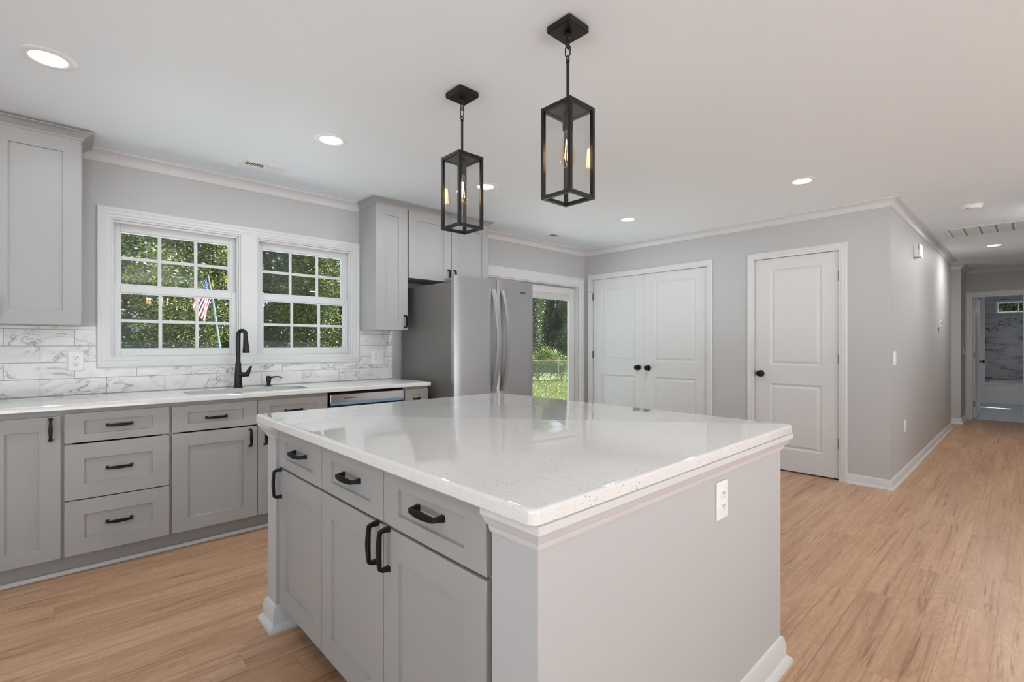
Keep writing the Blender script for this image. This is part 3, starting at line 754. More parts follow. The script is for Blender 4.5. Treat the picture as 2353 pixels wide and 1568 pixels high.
# ---------------------------------------------------------------- refrigerator
t = thing('refrigerator', 'stainless steel french door refrigerator between the counter and patio door', 'refrigerator', (2.358, 3.195, 0))
b = B(); b.box(0.004, 0.062, 0.05, 0.906, 0.835, 1.738, 0.006); b.obj('body', 'fridgeside', t)
def fdoor(xa, xb, za, zb):
    """door slab whose front bows gently outwards"""
    bb = B(); n = 14; pr = []
    for i in range(n + 1):
        u = i / n; x = xa + (xb - xa) * u
        e = min(1.0, math.sin(math.pi * u) * 3.2); pr.append((x, 0.012 - 0.006 * math.sin(math.pi * (x - 0.0) / 0.912) - 0.008 * e ** 0.6))
    pr += [(xb, 0.052), (xa, 0.052)]
    A = [bb.bm.verts.new((x, y, za)) for x, y in pr]; D = [bb.bm.verts.new((x, y, zb)) for x, y in pr]
    for j in range(len(pr)): bb.bm.faces.new((A[j], A[(j + 1) % len(pr)], D[(j + 1) % len(pr)], D[j]))
    bb.bm.faces.new(A[::-1]); bb.bm.faces.new(D)
    return bb.obj('door', 'steel', t, smooth=25)
dl = fdoor(0.001, 0.4535, 0.70, 1.790); dr = fdoor(0.4585, 0.911, 0.70, 1.790)
fz = fdoor(0.001, 0.911, 0.08, 0.690); fz.name = 'freezer_drawer'
B().box(0.02, 0.0535, 0.09, 0.89, 0.061, 1.775).obj('door_gasket', 'dark', t)
def fhandle(parent, xc, s):
    bb = B(); K = 18; rings = []
    for i in range(K + 1):
        u = i / K; z = 0.815 + (1.700 - 0.815) * u
        bow = math.sin(math.pi * u) ** 0.8
        y = -0.012 - 0.050 * bow; x = xc + 0.022 * bow * 1.0
        w = 0.0165; th = 0.011
        rings.append([bb.bm.verts.new(q) for q in ((x - w, y - th, z), (x + w, y - th, z), (x + w, y + th, z), (x - w, y + th, z))])
    for A, D in zip(rings, rings[1:]):
        for j in range(4): bb.bm.faces.new((A[j], A[(j + 1) % 4], D[(j + 1) % 4], D[j]))
    bb.bm.faces.new(rings[0][::-1]); bb.bm.faces.new(rings[-1])
    return bb.obj('handle', 'steel_handle', parent, smooth=25)
fhandle(dl, 0.405, -1); fhandle(dr, 0.505, 1)
bb = B(); bb.tube([(0.30, -0.006, 0.630), (0.30, -0.05, 0.630), (0.455, -0.058, 0.630), (0.61, -0.05, 0.630), (0.61, -0.006, 0.630)], 0.011, 10); bb.obj('handle', 'steel_handle', fz, smooth=40)
for xa, xb in ((0.006, 0.13), (0.78, 0.904)): B().box(xa, 0.045, 1.738, xb, 0.16, 1.772, 0.010, 2).obj('hinge_cover', 'fridgeside', t)
# lettering on the right door
def text_mesh(name, body, size, mat, parent, loc, rot, extrude=0.0006, align='CENTER', squash=1.0):
    cu = bpy.data.curves.new(name, 'FONT'); cu.body = body; cu.size = size; cu.extrude = extrude; cu.align_x = align; cu.align_y = 'CENTER'
    tmp = bpy.data.objects.new(name + '_tmp', cu); COL.objects.link(tmp)
    dg = bpy.context.evaluated_depsgraph_get(); dg.update()
    me = bpy.data.meshes.new_from_object(tmp.evaluated_get(dg)); bpy.data.objects.remove(tmp, do_unlink=True)
    me.materials.clear(); me.materials.append(M[mat])
    o = bpy.data.objects.new(name, me); COL.objects.link(o); o.parent = parent; o.location = loc; o.rotation_euler = rot; o.scale = (squash, 1, 1)
    return o
lg = text_mesh('logo', 'Whirlpool', 0.0185, 'hinge', dr, (0.775, -0.0035, 1.695), (R(90), 0, 0))
bb = B(); bb.tube([(0.778 + 0.021 * math.cos(R(a)), -0.0045, 1.694 + 0.010 * math.sin(R(a))) for a in range(0, 360, 20)], 0.0009, 6, closed=True); bb.obj('logo_ring', 'hinge', dr)

# ================================================================== ISLAND
IX0, IX1, IY0, IY1 = 0.645, 2.080, 0.630, 2.352
o = slab(rounded(IX0, IY0, IX1, IY1, 0.022, 6), None, 0.879, 0.912, 0.008).obj('island_countertop', 'quartz', smooth=12)
tag(o, 'large white speckled quartz worktop of the kitchen island', 'countertop')
YB = [2.178, 1.724, 1.278, 0.818]
ilab = ['island cabinet farthest from the camera, beside the far post', 'middle island cabinet with its door pull on the right edge', 'island cabinet nearest the outlet panel, door pull on its left edge']
for i in range(3):
    w = YB[i] - YB[i + 1]
    t = thing('island_cabinet', 'grey ' + ilab[i] if i != 1 else 'grey ' + ilab[i], 'cabinet', (0.690, YB[i], 0), R(-90), 'island cabinets')
    carcass(t, 0, w, 0.0195, 0.58, 0.11, 0.878)
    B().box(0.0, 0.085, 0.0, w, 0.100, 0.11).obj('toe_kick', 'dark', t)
    d = front(t, 'drawer', 0.002, 0.708, w - 0.002, 0.860, 0.077, 0.038); pull(d, (w / 2 - 0.004, 0.0105, 0.790), 0.112)
    d = front(t, 'door', 0.002, 0.128, w - 0.002, 0.699, 0.078, 0.077); pull(d, (0.032 if i != 1 else w - 0.032, 0, 0.642), 0.112, True)
MINI = [(0, 0.816), (0.004, 0.816), (0.008, 0.822), (0.010, 0.832), (0.018, 0.838), (0.024, 0.848), (0.030, 0.858), (0.034, 0.862), (0.034, 0.8785), (0, 0.8785)]
IBASE = [(0, 0), (0.034, 0), (0.034, 0.008), (0.030, 0.017), (0.019, 0.026), (0.016, 0.028), (0.016, 0.072), (0.012, 0.080), (0.012, 0.086), (0.006, 0.098), (0, 0.102)]
# near knee wall (with outlet panel) and far post
t = thing('island_end_wall', 'painted end wall of the island carrying the outlet', 'island wall', (0, 0, 0))
px0, px1, py0, py1 = 0.690, 2.035, 0.662, 0.800
B().box(px0, py0, 0, px1, py1, 0.8785).obj('wall_panel', 'wall', t)
pth = [(px0, py1), (px0, py0), (px1, py0), (px1, py1)]
def flip(pth): return pth[::-1]
B().sweep(flip(pth), MINI, xy).obj('crown', 'trim', t, smooth=28)
B().sweep(flip(pth), IBASE, xy).obj('baseboard', 'trim', t, smooth=28)
t = thing('island_end_wall', 'narrow painted post at the far end of the island', 'island wall', (0, 0, 0))
fy0, fy1 = 2.217, 2.322
B().box(px0, fy0, 0, px1, fy1, 0.8785).obj('wall_panel', 'wall', t)
pth = [(px1, fy0), (px1, fy1), (px0, fy1), (px0, fy0), (px0 + 0.09, fy0)]
B().sweep(flip(pth), MINI, xy).obj('crown', 'trim', t, smooth=28)
B().sweep(flip(pth), IBASE, xy).obj('baseboard', 'trim', t, smooth=28)
o = B().box(1.285, 0.801, 0, 1.30, 2.214, 0.8785).obj('island_back_panel', 'cab')
tag(o, 'grey back panel closing the island cabinets', 'panel')

# ================================================================== OUTLETS, SWITCHES
def outlet(label, loc, rotz, gangs=1, decora=False, kind='outlet'):
    """plate facing local -y, centred on its origin"""
    w = 0.070 + 0.046 * (gangs - 1)
    nm = 'wall_outlet' if kind == 'outlet' else 'light_switch'
    t = thing(nm, label, 'outlet' if kind == 'outlet' else 'switch', loc, rotz)
    pw, ph = w / 2 + 0.002, 0.0585
    B().box(-pw, -0.006, -ph, pw, 0.0, ph, 0.003).obj('cover_plate', 'plastic', t)
    for g in range(gangs):
        gx = -0.046 * (gangs - 1) / 2 + 0.046 * g
        if kind == 'switch' or (gangs == 2 and g == 1):
            B().box(gx - 0.0165, -0.008, -0.033, gx + 0.0165, -0.005, 0.033, 0.002).obj('rocker', 'plastic', t)
            B().box(gx - 0.012, -0.0105, -0.026, gx + 0.012, -0.007, 0.0, 0.001).obj('toggle', 'plastic', t)
            continue
        sub = []
        if decora: B().box(gx - 0.0165, -0.0085, -0.033, gx + 0.0165, -0.005, 0.033, 0.0015).obj('receptacle', 'plastic', t)
        for zc in (0.0195, -0.0195):
            if not decora:
                fb = B(); fb.lathe([(0.0172, 0.0), (0.0172, -0.0025), (0.0160, -0.003)], (gx, -0.006, zc), 'y', 20); fb.obj('receptacle', 'plastic', t, smooth=30)
            sb = B(); yy = -0.0092
            sb.box(gx - 0.0075, yy, zc - 0.002, gx - 0.0052, -0.0082, zc + 0.0085); sb.box(gx + 0.0052, yy, zc - 0.001, gx + 0.0075, -0.0082, zc + 0.0075)
            sb.lathe([(0.0028, 0), (0.0028, -0.001)], (gx, -0.0082, zc - 0.0085), 'y', 10)
            sb.obj('slots', 'dark', t)
    return t
outlet('white outlet on the tile backsplash left of the window', (0.092, WY - 0.0095, 1.118), 0, 1, True)
outlet('white double outlet plate on the tiles below the tall wall cabinet', (2.123, WY - 0.0095, 1.110), 0, 2, True)
outlet('white outlet on the island end wall', (1.510, py0 - 0.0005, 0.738), 0)
outlet('white light switch on the hall wall near the corner', (5.285, HY - 0.0005, 1.105), 0, 2, kind='switch')
outlet('small white outlet low on the hall wall', (5.79, HY - 0.0005, 0.462), 0)
outlet('white light switch on the short wall beside the bathroom door', (10.50, 0.7495, 1.11), 0, 1, kind='switch')

# ================================================================== CEILING FIXTURES
def pendant(label, x, y):
    t = thing('pendant_light', label, 'pendant light', (x, y, CEIL), 0, 'island pendant lights')
    B().box(-0.0585, -0.0585, -0.028, 0.0585, 0.0585, 0.0, 0.004).obj('canopy', 'lampmetal', t)
    b = B(); b.lathe([(0.010, -0.028), (0.014, -0.032), (0.014, -0.040), (0.008, -0.045), (0.005, -0.052)], n=14)
    b.obj('canopy_knuckle', 'lampmetal', t, smooth=40)
    def link(zc, L, ang, w=0.010):
        pts = []
        for i in range(16):
            a = 2 * math.pi * i / 16; u = w * math.cos(a); z = zc + (L / 2 - w) * (1 if math.sin(a) > 0.01 else (-1 if math.sin(a) < -0.01 else 0)) + w * math.sin(a)
            pts.append((u * math.cos(ang), u * math.sin(ang), z))
        return pts
    for i, (zc, an) in enumerate(((-0.066, 0.3), (-0.096, 1.87))):
        B().tube(link(zc, 0.042, an), 0.0026, 8, closed=True).obj('chain_link', 'lampmetal', t, smooth=60)
    b = B(); b.tube([(0.008 * math.cos(a), 0, -0.124 + 0.008 * math.sin(a)) for a in [2 * math.pi * i / 14 for i in range(14)]], 0.0026, 8, closed=True)
    b.lathe([(0.0075, -0.140), (0.0075, -0.134), (0.0055, -0.131)], n=12); b.tube([(0, 0, -0.135), (0, 0, -0.325)], 0.0058, 12)
    b.obj('stem', 'lampmetal', t, smooth=40)
    top, bot, s, w = -0.318, -0.670, 0.0735, 0.0135
    b = B()
    for sx in (-1, 1):
        for sy in (-1, 1):
            b.box(sx * s, sy * s, bot, sx * (s - w), sy * (s - w), top)
    for z0 in (top - w, bot):
        for sy in (-1, 1):
            b.box(-s + w, sy * s, z0, s - w, sy * (s - w), z0 + w); b.box(sy * s, -s + w, z0, sy * (s - w), s - w, z0 + w)
    b.obj('lantern_frame', 'lampmetal', t)
    B().box(-s + 0.004, -s + 0.004, top - 0.010, s - 0.004, s - 0.004, top - 0.006).obj('top_plate', 'lampmetal', t)
    gi = s - 0.0065
    for ax in range(4):
        b = B(); k = gi if ax % 2 else -gi
        if ax < 2: b.box(-gi, k - 0.0012, bot + 0.004, gi, k + 0.0012, top - 0.013)
        else: b.box(k - 0.0012, -gi, bot + 0.004, k + 0.0012, gi, top - 0.013)
        b.obj('glass_pane', 'lampglass', t)
    b = B(); b.tube([(0, 0, top - 0.01), (0, 0, -0.345)], 0.007, 10); b.lathe([(0.012, -0.340), (0.0205, -0.344), (0.0205, -0.402), (0.017, -0.405)], n=18)
    b.obj('socket', 'lampmetal', t, smooth=35)
    bulb = B().lathe([(0.013, -0.412), (0.015, -0.425), (0.020, -0.455), (0.028, -0.490), (0.0305, -0.510), (0.027, -0.528), (0.016, -0.542), (0.004, -0.547)], n=22).obj('bulb', 'bulbglass', t, smooth=60)
    B().lathe([(0.0135, -0.402), (0.0135, -0.414)], n=16).obj('bulb_cap', 'brass', bulb, smooth=40)
    b = B()
    for i in range(4):
        a = math.pi / 4 + i * math.pi / 2; ca, sa = math.cos(a), math.sin(a)
        b.tube([(0.005 * ca, 0.005 * sa, -0.438), (0.011 * ca, 0.011 * sa, -0.512)], 0.0013, 6)
    b.obj('filament', 'filament', bulb)
    return t
pendant('black lantern pendant light nearer the camera, over the island front', 1.444, 1.226)
pendant('black lantern pendant light farther from the camera, over the island back', 1.447, 1.900)

LIGHT_W = 6.0
def recessed(label, x, y, lit=LIGHT_W, group='recessed ceiling lights', color=(0.84, 0.93, 1.0)):
    t = thing('recessed_light', label, 'ceiling light', (x, y, CEIL), 0, group)
    b = B(); b.lathe([(0.064, -0.0005), (0.062, -0.0030), (0.066, -0.006), (0.088, -0.0045), (0.095, -0.0015), (0.095, -0.0002)], n=40); 
    b.bm.faces.ensure_lookup_table()
    caps = [f for f in b.bm.faces if len(f.verts) > 4]
    bmesh.ops.delete(b.bm, geom=caps, context='FACES_ONLY')
    b.obj('trim_ring', 'plastic', t, smooth=50)
    B().lathe([(0.063, -0.0012), (0.062, -0.0022), (0.030, -0.0026), (0.001, -0.0028)], n=32).obj('lens', 'lens', t, smooth=50)
    L = add_light('recessed_lamp', 'AREA', (0, 0, -0.010), lit, color, size=0.12); L.parent = t
    return t
recessed('lit recessed ceiling light at the upper left, above the drawer cabinet', -0.022, 2.885, 4.0)
recessed('lit recessed ceiling light above the sink window', 1.205, 2.875, 5.5)
recessed('lit recessed ceiling light behind the farther pendant', 2.440, 2.905, 7.0)
recessed('lit recessed ceiling light in front of the closet doors', 4.095, 2.710)
recessed('lit recessed ceiling light in front of the single door', 4.090, 1.180, 3.0)
recessed('lit recessed ceiling light in the hallway ceiling', 8.47, 0.32, 12.0, 'hallway ceiling light', (1.0, 0.98, 0.95))
recessed('added recessed ceiling light, out of view, at the near end of the hallway', 6.5, -0.14, 12.0, 'hallway ceiling light', (1.0, 0.99, 0.97))  # no fixture visible here, added to brighten the hall
for x, y in ((-1.25, 1.2), (-0.9, -0.8), (1.2, -0.45), (2.9, -0.45), (0.2, -3.0), (2.6, -3.0), (4.3, -3.0)):  # unseen lamps added as fill; the dimmer pair follows the island crown's shadow
    recessed('lit unseen recessed ceiling light, behind or left of the camera', x, y, 2.0 if y == -0.45 else LIGHT_W)

def register(label, x0, y0, x1, y1, open_left=True):
    t = thing('ceiling_vent', label, 'vent', ((x0 + x1) / 2, (y0 + y1) / 2, CEIL), 0, 'ceiling registers')
    hx, hy = (x1 - x0) / 2, (y1 - y0) / 2
    b = B(); ix, iy = hx - 0.030, hy - 0.040
    b.box(-hx, -hy, -0.006, -ix, hy, -0.0003, 0.002); b.box(ix, -hy, -0.006, hx, hy, -0.0003, 0.002); b.box(-ix, -hy, -0.006, ix, -iy, -0.0003, 0.002); b.box(-ix, iy, -0.006, ix, hy, -0.0003, 0.002)
    b.box(-0.008, -iy, -0.006, 0.008, iy, -0.001)
    b.obj('frame', 'plastic', t)
    B().box(-ix, -iy, -0.0012, ix, iy, -0.0004).obj('duct_opening', 'dark', t)
    b = B(); n = 9
    for side in (-1, 1):
        for i in range(n):
            cx = side * (0.012 + (ix - 0.014) * (i + 0.5) / n)
            dx = 0.0035 if side < 0 else -0.0035
            x_, y_, z_ = cx, iy, 0
            v = [b.bm.verts.new(q) for q in ((cx - dx - .0012, -iy, -0.0055), (cx - dx + .0012, -iy, -0.0055), (cx + dx + .0012, -iy, -0.0013), (cx + dx - .0012, -iy, -0.0013), (cx - dx - .0012, iy, -0.0055), (cx - dx + .0012, iy, -0.0055), (cx + dx + .0012, iy, -0.0013), (cx + dx - .0012, iy, -0.0013))]
            for f in ((0, 1, 2, 3), (7, 6, 5, 4), (0, 4, 5, 1), (1, 5, 6, 2), (2, 6, 7, 3), (3, 7, 4, 0)): b.bm.faces.new([v[k] for k in f])
    b.obj('louvres', 'plastic', t)
    return t
register('white ceiling register above the sink window', 0.905, 3.548, 1.205, 3.690)
register('white ceiling register near the patio door', 3.985, 3.590, 4.290, 3.735)
# return air grille in the hall
t = thing('return_air_grille', 'long white return air grille across the hall ceiling', 'vent', (7.25, 0.32, CEIL))
b = B(); hx, hy = 0.29, 0.33
b.box(-hx, -hy, -0.006, -hx + .03, hy, -0.0003, 0.002); b.box(hx - .03, -hy, -0.006, hx, hy, -0.0003, 0.002); b.box(-hx + .03, -hy, -0.006, hx - .03, -hy + .03, -0.0003, 0.002); b.box(-hx + .03, hy - .03, -0.006, hx - .03, hy, -0.0003, 0.002)
b.obj('frame', 'plastic', t)
b = B()
for i in range(5):
    ya = -hy + 0.032 + i * 0.121; b.box(-hx + .034, ya, -0.004, hx - .034, ya + 0.105, -0.0005, 0.001)
b.obj('filter_panels', 'plastic', t)
B().box(-hx + .03, -hy + .03, -0.0008, hx - .03, hy - .03, -0.0003).obj('recess', simple('grey_recess', (150, 150, 150), 0.6), t)
# smoke detector
t = thing('smoke_detector', 'round white smoke detector on the hall ceiling', 'smoke detector', (5.90, 0.362, CEIL))
B().lathe([(0.072, -0.0003), (0.072, -0.008), (0.066, -0.010)], n=32).obj('mounting_base', 'plastic', t, smooth=35)
B().lathe([(0.066, -0.010), (0.066, -0.024), (0.060, -0.034), (0.040, -0.039), (0.002, -0.040)], n=32).obj('body', 'plastic', t, smooth=35)
B().box(-0.064, 0.012, -0.0345, -0.056, 0.036, -0.030).obj('indicator_slot', simple('brown_slot', (110, 80, 60), 0.5), t)
# chime and thermostat
t = thing('door_chime', 'white door chime box high on the hall wall', 'door chime', (6.36, HY - 0.0005, 2.165))
B().box(-0.07, -0.055, -0.065, 0.07, 0, 0.065, 0.006).obj('cover', 'plastic', t); B().box(-0.071, -0.040, 0.005, -0.0695, -0.037, 0.058).obj('slot', 'dark', t); B().box(-0.02, -0.03, -0.067, 0.02, -0.02, -0.0645).obj('vent_hole', 'dark', t)
t = thing('thermostat', 'small white thermostat on the far hall wall', 'thermostat', (8.20, HY - 0.0005, 1.485))
B().box(-0.065, -0.028, -0.048, 0.065, 0, 0.048, 0.004).obj('cover', 'plastic', t); B().box(-0.015, -0.029, -0.012, 0.04, -0.0275, 0.032).obj('screen', simple('lcd', (70, 78, 74), 0.2), t)

# chandelier of the dining area behind the camera, mirrored in the window panes
def chandelier(label, x, y, zb):
    t = thing('chandelier', label, 'chandelier', (x, y, CEIL), 0, 'dining area chandeliers')
    B().lathe([(0.065, 0), (0.065, -0.014), (0.05, -0.022), (0.01, -0.028)], n=24).obj('canopy', 'lampmetal', t, smooth=40)
    d = zb - CEIL
    b = B(); b.tube([(0, 0, -0.02), (0, 0, d - 0.10)], 0.006, 8); b.lathe([(0.012, d - 0.02), (0.022, d - 0.06), (0.022, d - 0.09), (0.006, d - 0.13)], n=14); b.obj('stem', 'lampmetal', t, smooth=40)
    for i in range(5):
        a = 2 * math.pi * i / 5 + 0.3; ca, sa = math.cos(a), math.sin(a)
        b = B(); b.tube([(0.02 * ca, 0.02 * sa, d - 0.08), (0.09 * ca, 0.09 * sa, d - 0.13), (0.155 * ca, 0.155 * sa, d - 0.09), (0.16 * ca, 0.16 * sa, d - 0.03)], 0.006, 8)
        b.lathe([(0.026, d - 0.03), (0.028, d - 0.025), (0.013, d - 0.02), (0.013, d + 0.03), (0.011, d + 0.032)], (0.16 * ca, 0.16 * sa, 0), n=14); b.obj('arm', 'lampmetal', t, smooth=40)
        B().lathe([(0.009, d + 0.033), (0.018, d + 0.060), (0.020, d + 0.085), (0.012, d + 0.110), (0.003, d + 0.125)], (0.16 * ca, 0.16 * sa, 0), n=14).obj('bulb', 'warmbulb', t, smooth=60)
        L = add_light('chandelier_lamp', 'POINT', (0.16 * ca, 0.16 * sa, d + 0.14), 11.0, (1.0, 0.96, 0.89), radius=0.014); L.parent = t
    return t
M['warmbulb'] = emit('lit_warm_bulb', (255, 206, 140), 14.0)
chandelier('five-armed chandelier hanging behind the camera, mirrored in the sink windows', 1.38, -2.9, 1.93)

# bathtub
t = thing('bathtub', 'white alcove bathtub under the bathroom window', 'bathtub', (14.0, -0.3, 0))
b = B(); b.box(0, -0.98, 0.0, 0.03, 1.035, 0.40, 0.008); b.box(-0.012, -0.98, 0.395, 0.10, 1.035, 0.455, 0.016, 3); b.box(0.90, -0.98, 0.39, 0.985, 1.035, 0.455, 0.01, 2); b.box(0.10, -0.98, 0.39, 0.90, -0.88, 0.455, 0.01, 2); b.box(0.10, 0.94, 0.39, 0.90, 1.035, 0.455, 0.01, 2)
b.obj('apron', 'porcelain', t, smooth=40)
b = B(); lo = [[b.bm.verts.new((x, y, z)) for x, y in rounded(0.10 + d, -0.88 + d, 0.90 - d, 0.94 - d, 0.12)] for d, z in ((0, 0.44), (0.05, 0.15), (0.10, 0.08))]
for A, D in zip(lo, lo[1:]):
    for j in range(len(A)): b.bm.faces.new((A[j], A[(j + 1) % len(A)], D[(j + 1) % len(A)], D[j]))
b.bm.faces.new(lo[-1]); b.obj('basin', 'porcelain', t, smooth=40)
add_light('bath_fill', 'AREA', (13.0, -0.3, CEIL - 0.02), 1.6, (0.95, 0.97, 1.0), size=0.3)  # fill lamp added under the bathroom ceiling, no fixture there

# ================================================================== OUTDOORS
rng = random.Random(7)
def leaf_cloud(name, mat, n, blobs, size, rg, parent=None):
    """leaf blades scattered in clumps through ellipsoid blobs (centre, radii)"""
    vs, fs = [], []
    tot = sum(bl[1][0] * bl[1][2] for bl in blobs)
    for c, r in blobs:
        k = int(n * r[0] * r[2] / tot)
        while k > 0:
            u = Vector((rg.gauss(0, 1), rg.gauss(0, 1), rg.gauss(0, 1))).normalized() * (rg.random() ** 0.4)
            cc = Vector((c[0] + u.x * r[0], c[1] + u.y * r[1], c[2] + u.z * r[2]))
            for _ in range(min(k, 9)):
                p_ = cc + Vector((rg.gauss(0, .16), rg.gauss(0, .16), rg.gauss(0, .13)))
                d1 = Vector((rg.gauss(0, 1), rg.gauss(0, 1), rg.gauss(0, .7))).normalized(); d2 = d1.cross(Vector((rg.gauss(0, 1), rg.gauss(0, 1), rg.gauss(0, 1)))).normalized()
                s = size * rg.uniform(0.6, 1.35); i0 = len(vs)
                vs += [p_ - d1 * s, p_ + d2 * s * .45, p_ + d1 * s, p_ - d2 * s * .45]; fs.append((i0, i0 + 1, i0 + 2, i0 + 3)); k -= 1
    me = bpy.data.meshes.new(name); me.from_pydata([tuple(v) for v in vs], [], fs); me.materials.append(M[mat])
    o = bpy.data.objects.new(name, me); COL.objects.link(o)
    if parent: o.parent = parent
    return o
def make_tree(label, seed, mat, h, w, n, size):
    rg = random.Random(seed)
    t = thing('tree', label, 'tree', (0, 0, -0.75), 0, 'trees behind the back yard')
    blobs = [((rg.uniform(-w, w) * .5, rg.uniform(-w, w) * .5, h * (0.16 + 0.80 * i / 8)), (w * rg.uniform(.45, .75), w * rg.uniform(.45, .7), h * rg.uniform(.10, .17))) for i in range(9)]
    leaf_cloud('foliage', mat, n, blobs, size, rg, t)
    b = B(); b.tube([(0, 0, 0), (0.05, 0.05, h * .3), (-0.08, 0.1, h * .6), (0.1, 0, h * .9)], [0.20, 0.15, 0.10, 0.03], 8)
    for i in range(5):
        a = rg.uniform(0, 6.28); z = h * rg.uniform(.25, .7); b.tube([(0, 0.05, z), (math.cos(a) * w * .5, math.sin(a) * w * .5, z + h * .14)], [0.06, 0.015], 6)
    b.obj('trunk', 'bark', t)
    return t
protos = [make_tree('', 11, 'leaf', 8.5, 1.75, 60000, 0.046), make_tree('', 23, 'leaf2', 9.0, 1.75, 60000, 0.050), make_tree('', 37, 'leaf', 8.0, 1.70, 60000, 0.044)]
spots = [(3.0, 20.0, 0, 'seen through the left sink window'), (8.0, 20.4, 2, 'seen between the leaning flag and the right sink window'), (12.9, 20.2, 0, 'seen through the right panes of the right sink window'),
         (23.1, 22.9, 1, 'behind the fence at the left of the patio door view'), (28.9, 23.6, 0, 'behind the fence at the right of the patio door view'), (23.5, 0.6, 1, 'outside the small bathroom window')]
used = set()
for i, (x, y, k, where) in enumerate(spots):
    lab = ('dark green' if k == 1 else 'bright green') + ' leafy tree ' + where
    if k not in used: used.add(k); t = protos[k]; t['label'] = lab; t.location = (x, y, -0.75)
    else: t = dup(protos[k], (x, y, -0.75), lab)
    t.rotation_euler = (0, 0, rng.uniform(0, 6.28))
# dense woods behind the rows of trees
blobs = [((-6 + 4.0 * i, 26.5 + (i % 2) * 0.8, 1.8 + k * 3.6), (2.9, 1.3, 2.6)) for i in range(6) for k in (0, 1)] + [((27.5 + 3.1 * i, 32.0 - 2.9 * i, 2.0 + 3.6 * k), (2.9, 2.2, 2.8)) for i in range(5) for k in (0, 1)] + [((29.6 + 3.1 * i, 34.2 - 2.9 * i, 3.2), (3.0, 2.3, 5.4)) for i in range(5)]
o = leaf_cloud('tree_belt', 'leaf2', 150000, blobs, 0.085, random.Random(5))
bm = bmesh.new(); bm.from_mesh(o.data)
rb = random.Random(8)
for c_, r_ in blobs:   # leafy mass inside every crown: a lumpy solid so that no sky shows through
    g = bmesh.ops.create_icosphere(bm, subdivisions=4, radius=1.0)
    for v in g['verts']:
        k_ = rb.uniform(0.80, 0.92); v.co = Vector((c_[0] + v.co.x * r_[0] * k_ * .98, c_[1] + 0.9 + v.co.y * r_[1] * k_ * .8, c_[2] + v.co.z * r_[2] * k_ * 1.05))
bm.to_mesh(o.data); bm.free()
tag(o, 'dense dark woodland closing off the back yard', 'woods', kind='stuff')

# chain-link fence across the yard
FC = Vector((19.3, 17.6, -0.75)); FA = math.atan2(-0.684, 0.730) + 0.02
t = thing('chain_link_fence', 'chain-link fence with rusty top rail across the back lawn', 'fence', FC, FA)
HF = 1.10
b = B(); b.tube([(-9, 0, HF), (9, 0, HF)], 0.022, 8); b.obj('top_rail', 'rust', t, smooth=60)
for x in (-8.6, -5.6, -2.6, 0.42, 3.4, 6.4): B().tube([(x, 0, 0), (x, 0, HF + 0.02)], 0.026, 8).obj('post', 'galv', t, smooth=60)
b = B(); s = 0.075; n = int(8.0 / s)
for i in range(-n // 2 - 15, n // 2 + 1):
    for sg in (1, -1):
        x0 = i * s if sg > 0 else i * s + HF; x1 = x0 + sg * HF
        q = 0.0065
        b.quad((x0 - q, 0, 0.02), (x0 + q, 0, 0.02), (x1 + q, 0, HF), (x1 - q, 0, HF))
b.obj('wire_mesh', 'galv', t)
# shrub growing over the fence
t = thing('shrub', 'bright green shrub growing over the chain-link fence', 'shrub', (FC.x, FC.y, -0.75), FA)
leaf_cloud('foliage', 'leaf3', 9000, [((-0.7, 1.0, 0.75), (0.75, 0.35, 0.75)), ((0.15, 1.0, 0.95), (0.5, 0.3, 0.8)), ((0.75, 1.0, 0.75), (0.6, 0.3, 0.70)), ((-0.25, 1.0, 1.55), (0.16, 0.15, 0.42)), ((0.35, 1.0, 1.45), (0.12, 0.12, 0.40)), ((-1.4, 1.0, .7), (.6, .3, .6))], 0.045, random.Random(3), t)
b = B()
for x in (-0.6, 0.1, 0.7): b.tube([(x, 1.0, 0), (x + .1, 1.0, 0.9), (x - .05, 1.0, 1.5)], [0.03, 0.02, 0.008], 6)
b.obj('stem', 'bark', t)
# lawn blades where the patio door looks out
vs, fs = [], []
rg = random.Random(9)
for _ in range(26000):
    u = rg.uniform(-3.2, 3.2); v = rg.uniform(-13.0, -0.06)
    c = FC + Vector((math.cos(FA) * u - math.sin(FA) * v, math.sin(FA) * u + math.cos(FA) * v, 0)); c.z = -0.755
    h = rg.uniform(0.06, 0.14) if v < -0.6 else rg.uniform(0.12, 0.46) * (0.6 + 0.4 * math.sin(u * 3.1))
    a = rg.uniform(0, 6.28); w = 0.014; tip = Vector((rg.gauss(0, .04), rg.gauss(0, .04), h))
    d = Vector((math.cos(a) * w, math.sin(a) * w, 0)); i0 = len(vs)
    vs += [tuple(c - d), tuple(c + d), tuple(c + tip)]; fs.append((i0, i0 + 1, i0 + 2))
me = bpy.data.meshes.new('grass'); me.from_pydata(vs, [], fs); me.materials.append(M['grass'])
o = bpy.data.objects.new('grass', me); COL.objects.link(o); tag(o, 'sunlit lawn grass in front of the chain-link fence', 'grass', kind='stuff')
for i, (u, v, z, lab) in enumerate(((0.62, -0.25, 0.42, 'small red flower at the foot of the fence post'), (0.98, -0.45, 0.20, 'small orange flower in the grass by the fence'))):
    c = FC + Vector((math.cos(FA) * u - math.sin(FA) * v, math.sin(FA) * u + math.cos(FA) * v, 0))
    t = thing('flower', lab, 'flower', (c.x, c.y, -0.75), 0, 'flowers by the fence')
    b = B(); b.tube([(0, 0, 0), (0.01, 0, z)], 0.004, 5); b.obj('stem', 'leaf3', t)
    b = B(); b.lathe([(0.005, z - .02), (0.035, z), (0.045, z + .03), (0.03, z + .05), (0.004, z + .04)], n=9); b.obj('petals', 'orange' if i else simple('red_petals', (236, 80, 70), 0.6), t, smooth=60)

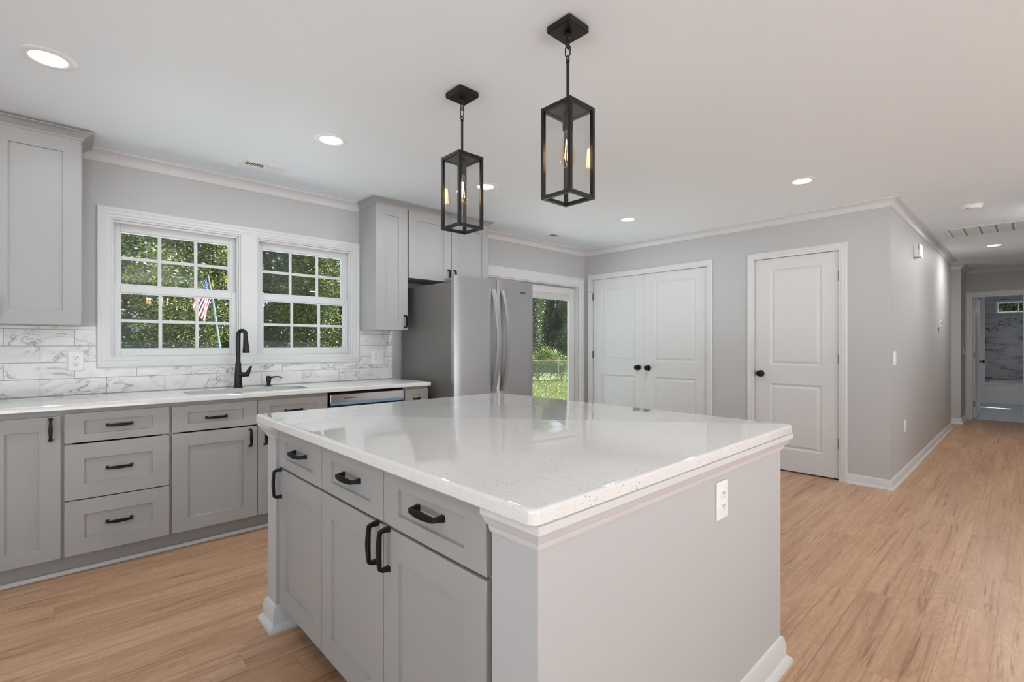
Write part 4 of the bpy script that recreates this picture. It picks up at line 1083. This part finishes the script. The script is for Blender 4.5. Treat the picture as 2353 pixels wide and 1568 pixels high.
# flag on a leaning pole seen through the left window
t = thing('flag', 'striped flag on a leaning pole outside the left sink window', 'flag', (0, 9.0, 0))
b = B(); b.tube([(2.23, 0.0, -0.75), (1.945, 0, 1.21), (1.845, 0, 1.97)], 0.013, 10); b.tube([(1.845, 0, 1.97), (1.782, 0, 2.33)], 0.009, 10)
b.obj('pole', simple('grey_blue_pole', (130, 142, 160), 0.4, metal=0.3), t, smooth=60)
def m_flag():
    tt = NT('striped_flag_cloth'); uv = tt.sep(tt.node('ShaderNodeTexCoord').outputs['UV'])
    st = tt.math('LESS_THAN', tt.math('MODULO', tt.math('FLOOR', tt.math('MULTIPLY', uv[1], 13.0)), 2.0), 0.5)
    c = tt.mix(st, lin((214, 214, 222)), lin((120, 44, 48)))
    can = tt.math('MULTIPLY', tt.math('LESS_THAN', uv[0], 0.42), tt.math('GREATER_THAN', uv[1], 0.4615))
    su = tt.math('FRACT', tt.math('MULTIPLY', uv[0], 14.3)); sv = tt.math('FRACT', tt.math('MULTIPLY', uv[1], 13.0))
    dd = tt.math('ADD', tt.math('POWER', tt.math('SUBTRACT', su, 0.5), 2.0), tt.math('POWER', tt.math('SUBTRACT', sv, 0.5), 2.0))
    cc = tt.mix(tt.math('LESS_THAN', dd, 0.05), lin((40, 52, 92)), lin((214, 214, 222)))
    tt.base(Base_Color=tt.mix(can, c, cc), Roughness=0.8)
    return tt.m
M['flag'] = m_flag()
b = B(); bm = b.bm; uvl = bm.loops.layers.uv.new('UVMap'); NU, NV = 24, 14; grid = []
for j in range(NV + 1):
    v = j / NV; row = []
    # hoist runs down the pole; the fly hangs under gravity to the lower left
    hp = Vector((1.852, 0, 1.93)).lerp(Vector((1.785, 0, 2.31)), v)
    for i in range(NU + 1):
        u = i / NU
        q = hp + Vector((-0.03 - 0.20 * u + 0.11 * u * (1 - v), 0.05 * math.sin(7 * v + 4 * u) * u, -0.36 * u - 0.12 * u * v))
        row.append(bm.verts.new(q))
    grid.append(row)
for j in range(NV):
    for i in range(NU):
        f = bm.faces.new((grid[j][i], grid[j][i + 1], grid[j + 1][i + 1], grid[j + 1][i]))
        for lp, (uu, vv) in zip(f.loops, ((i, j), (i + 1, j), (i + 1, j + 1), (i, j + 1))): lp[uvl].uv = (uu / NU, vv / NV)
b.obj('cloth', 'flag', t, smooth=60)
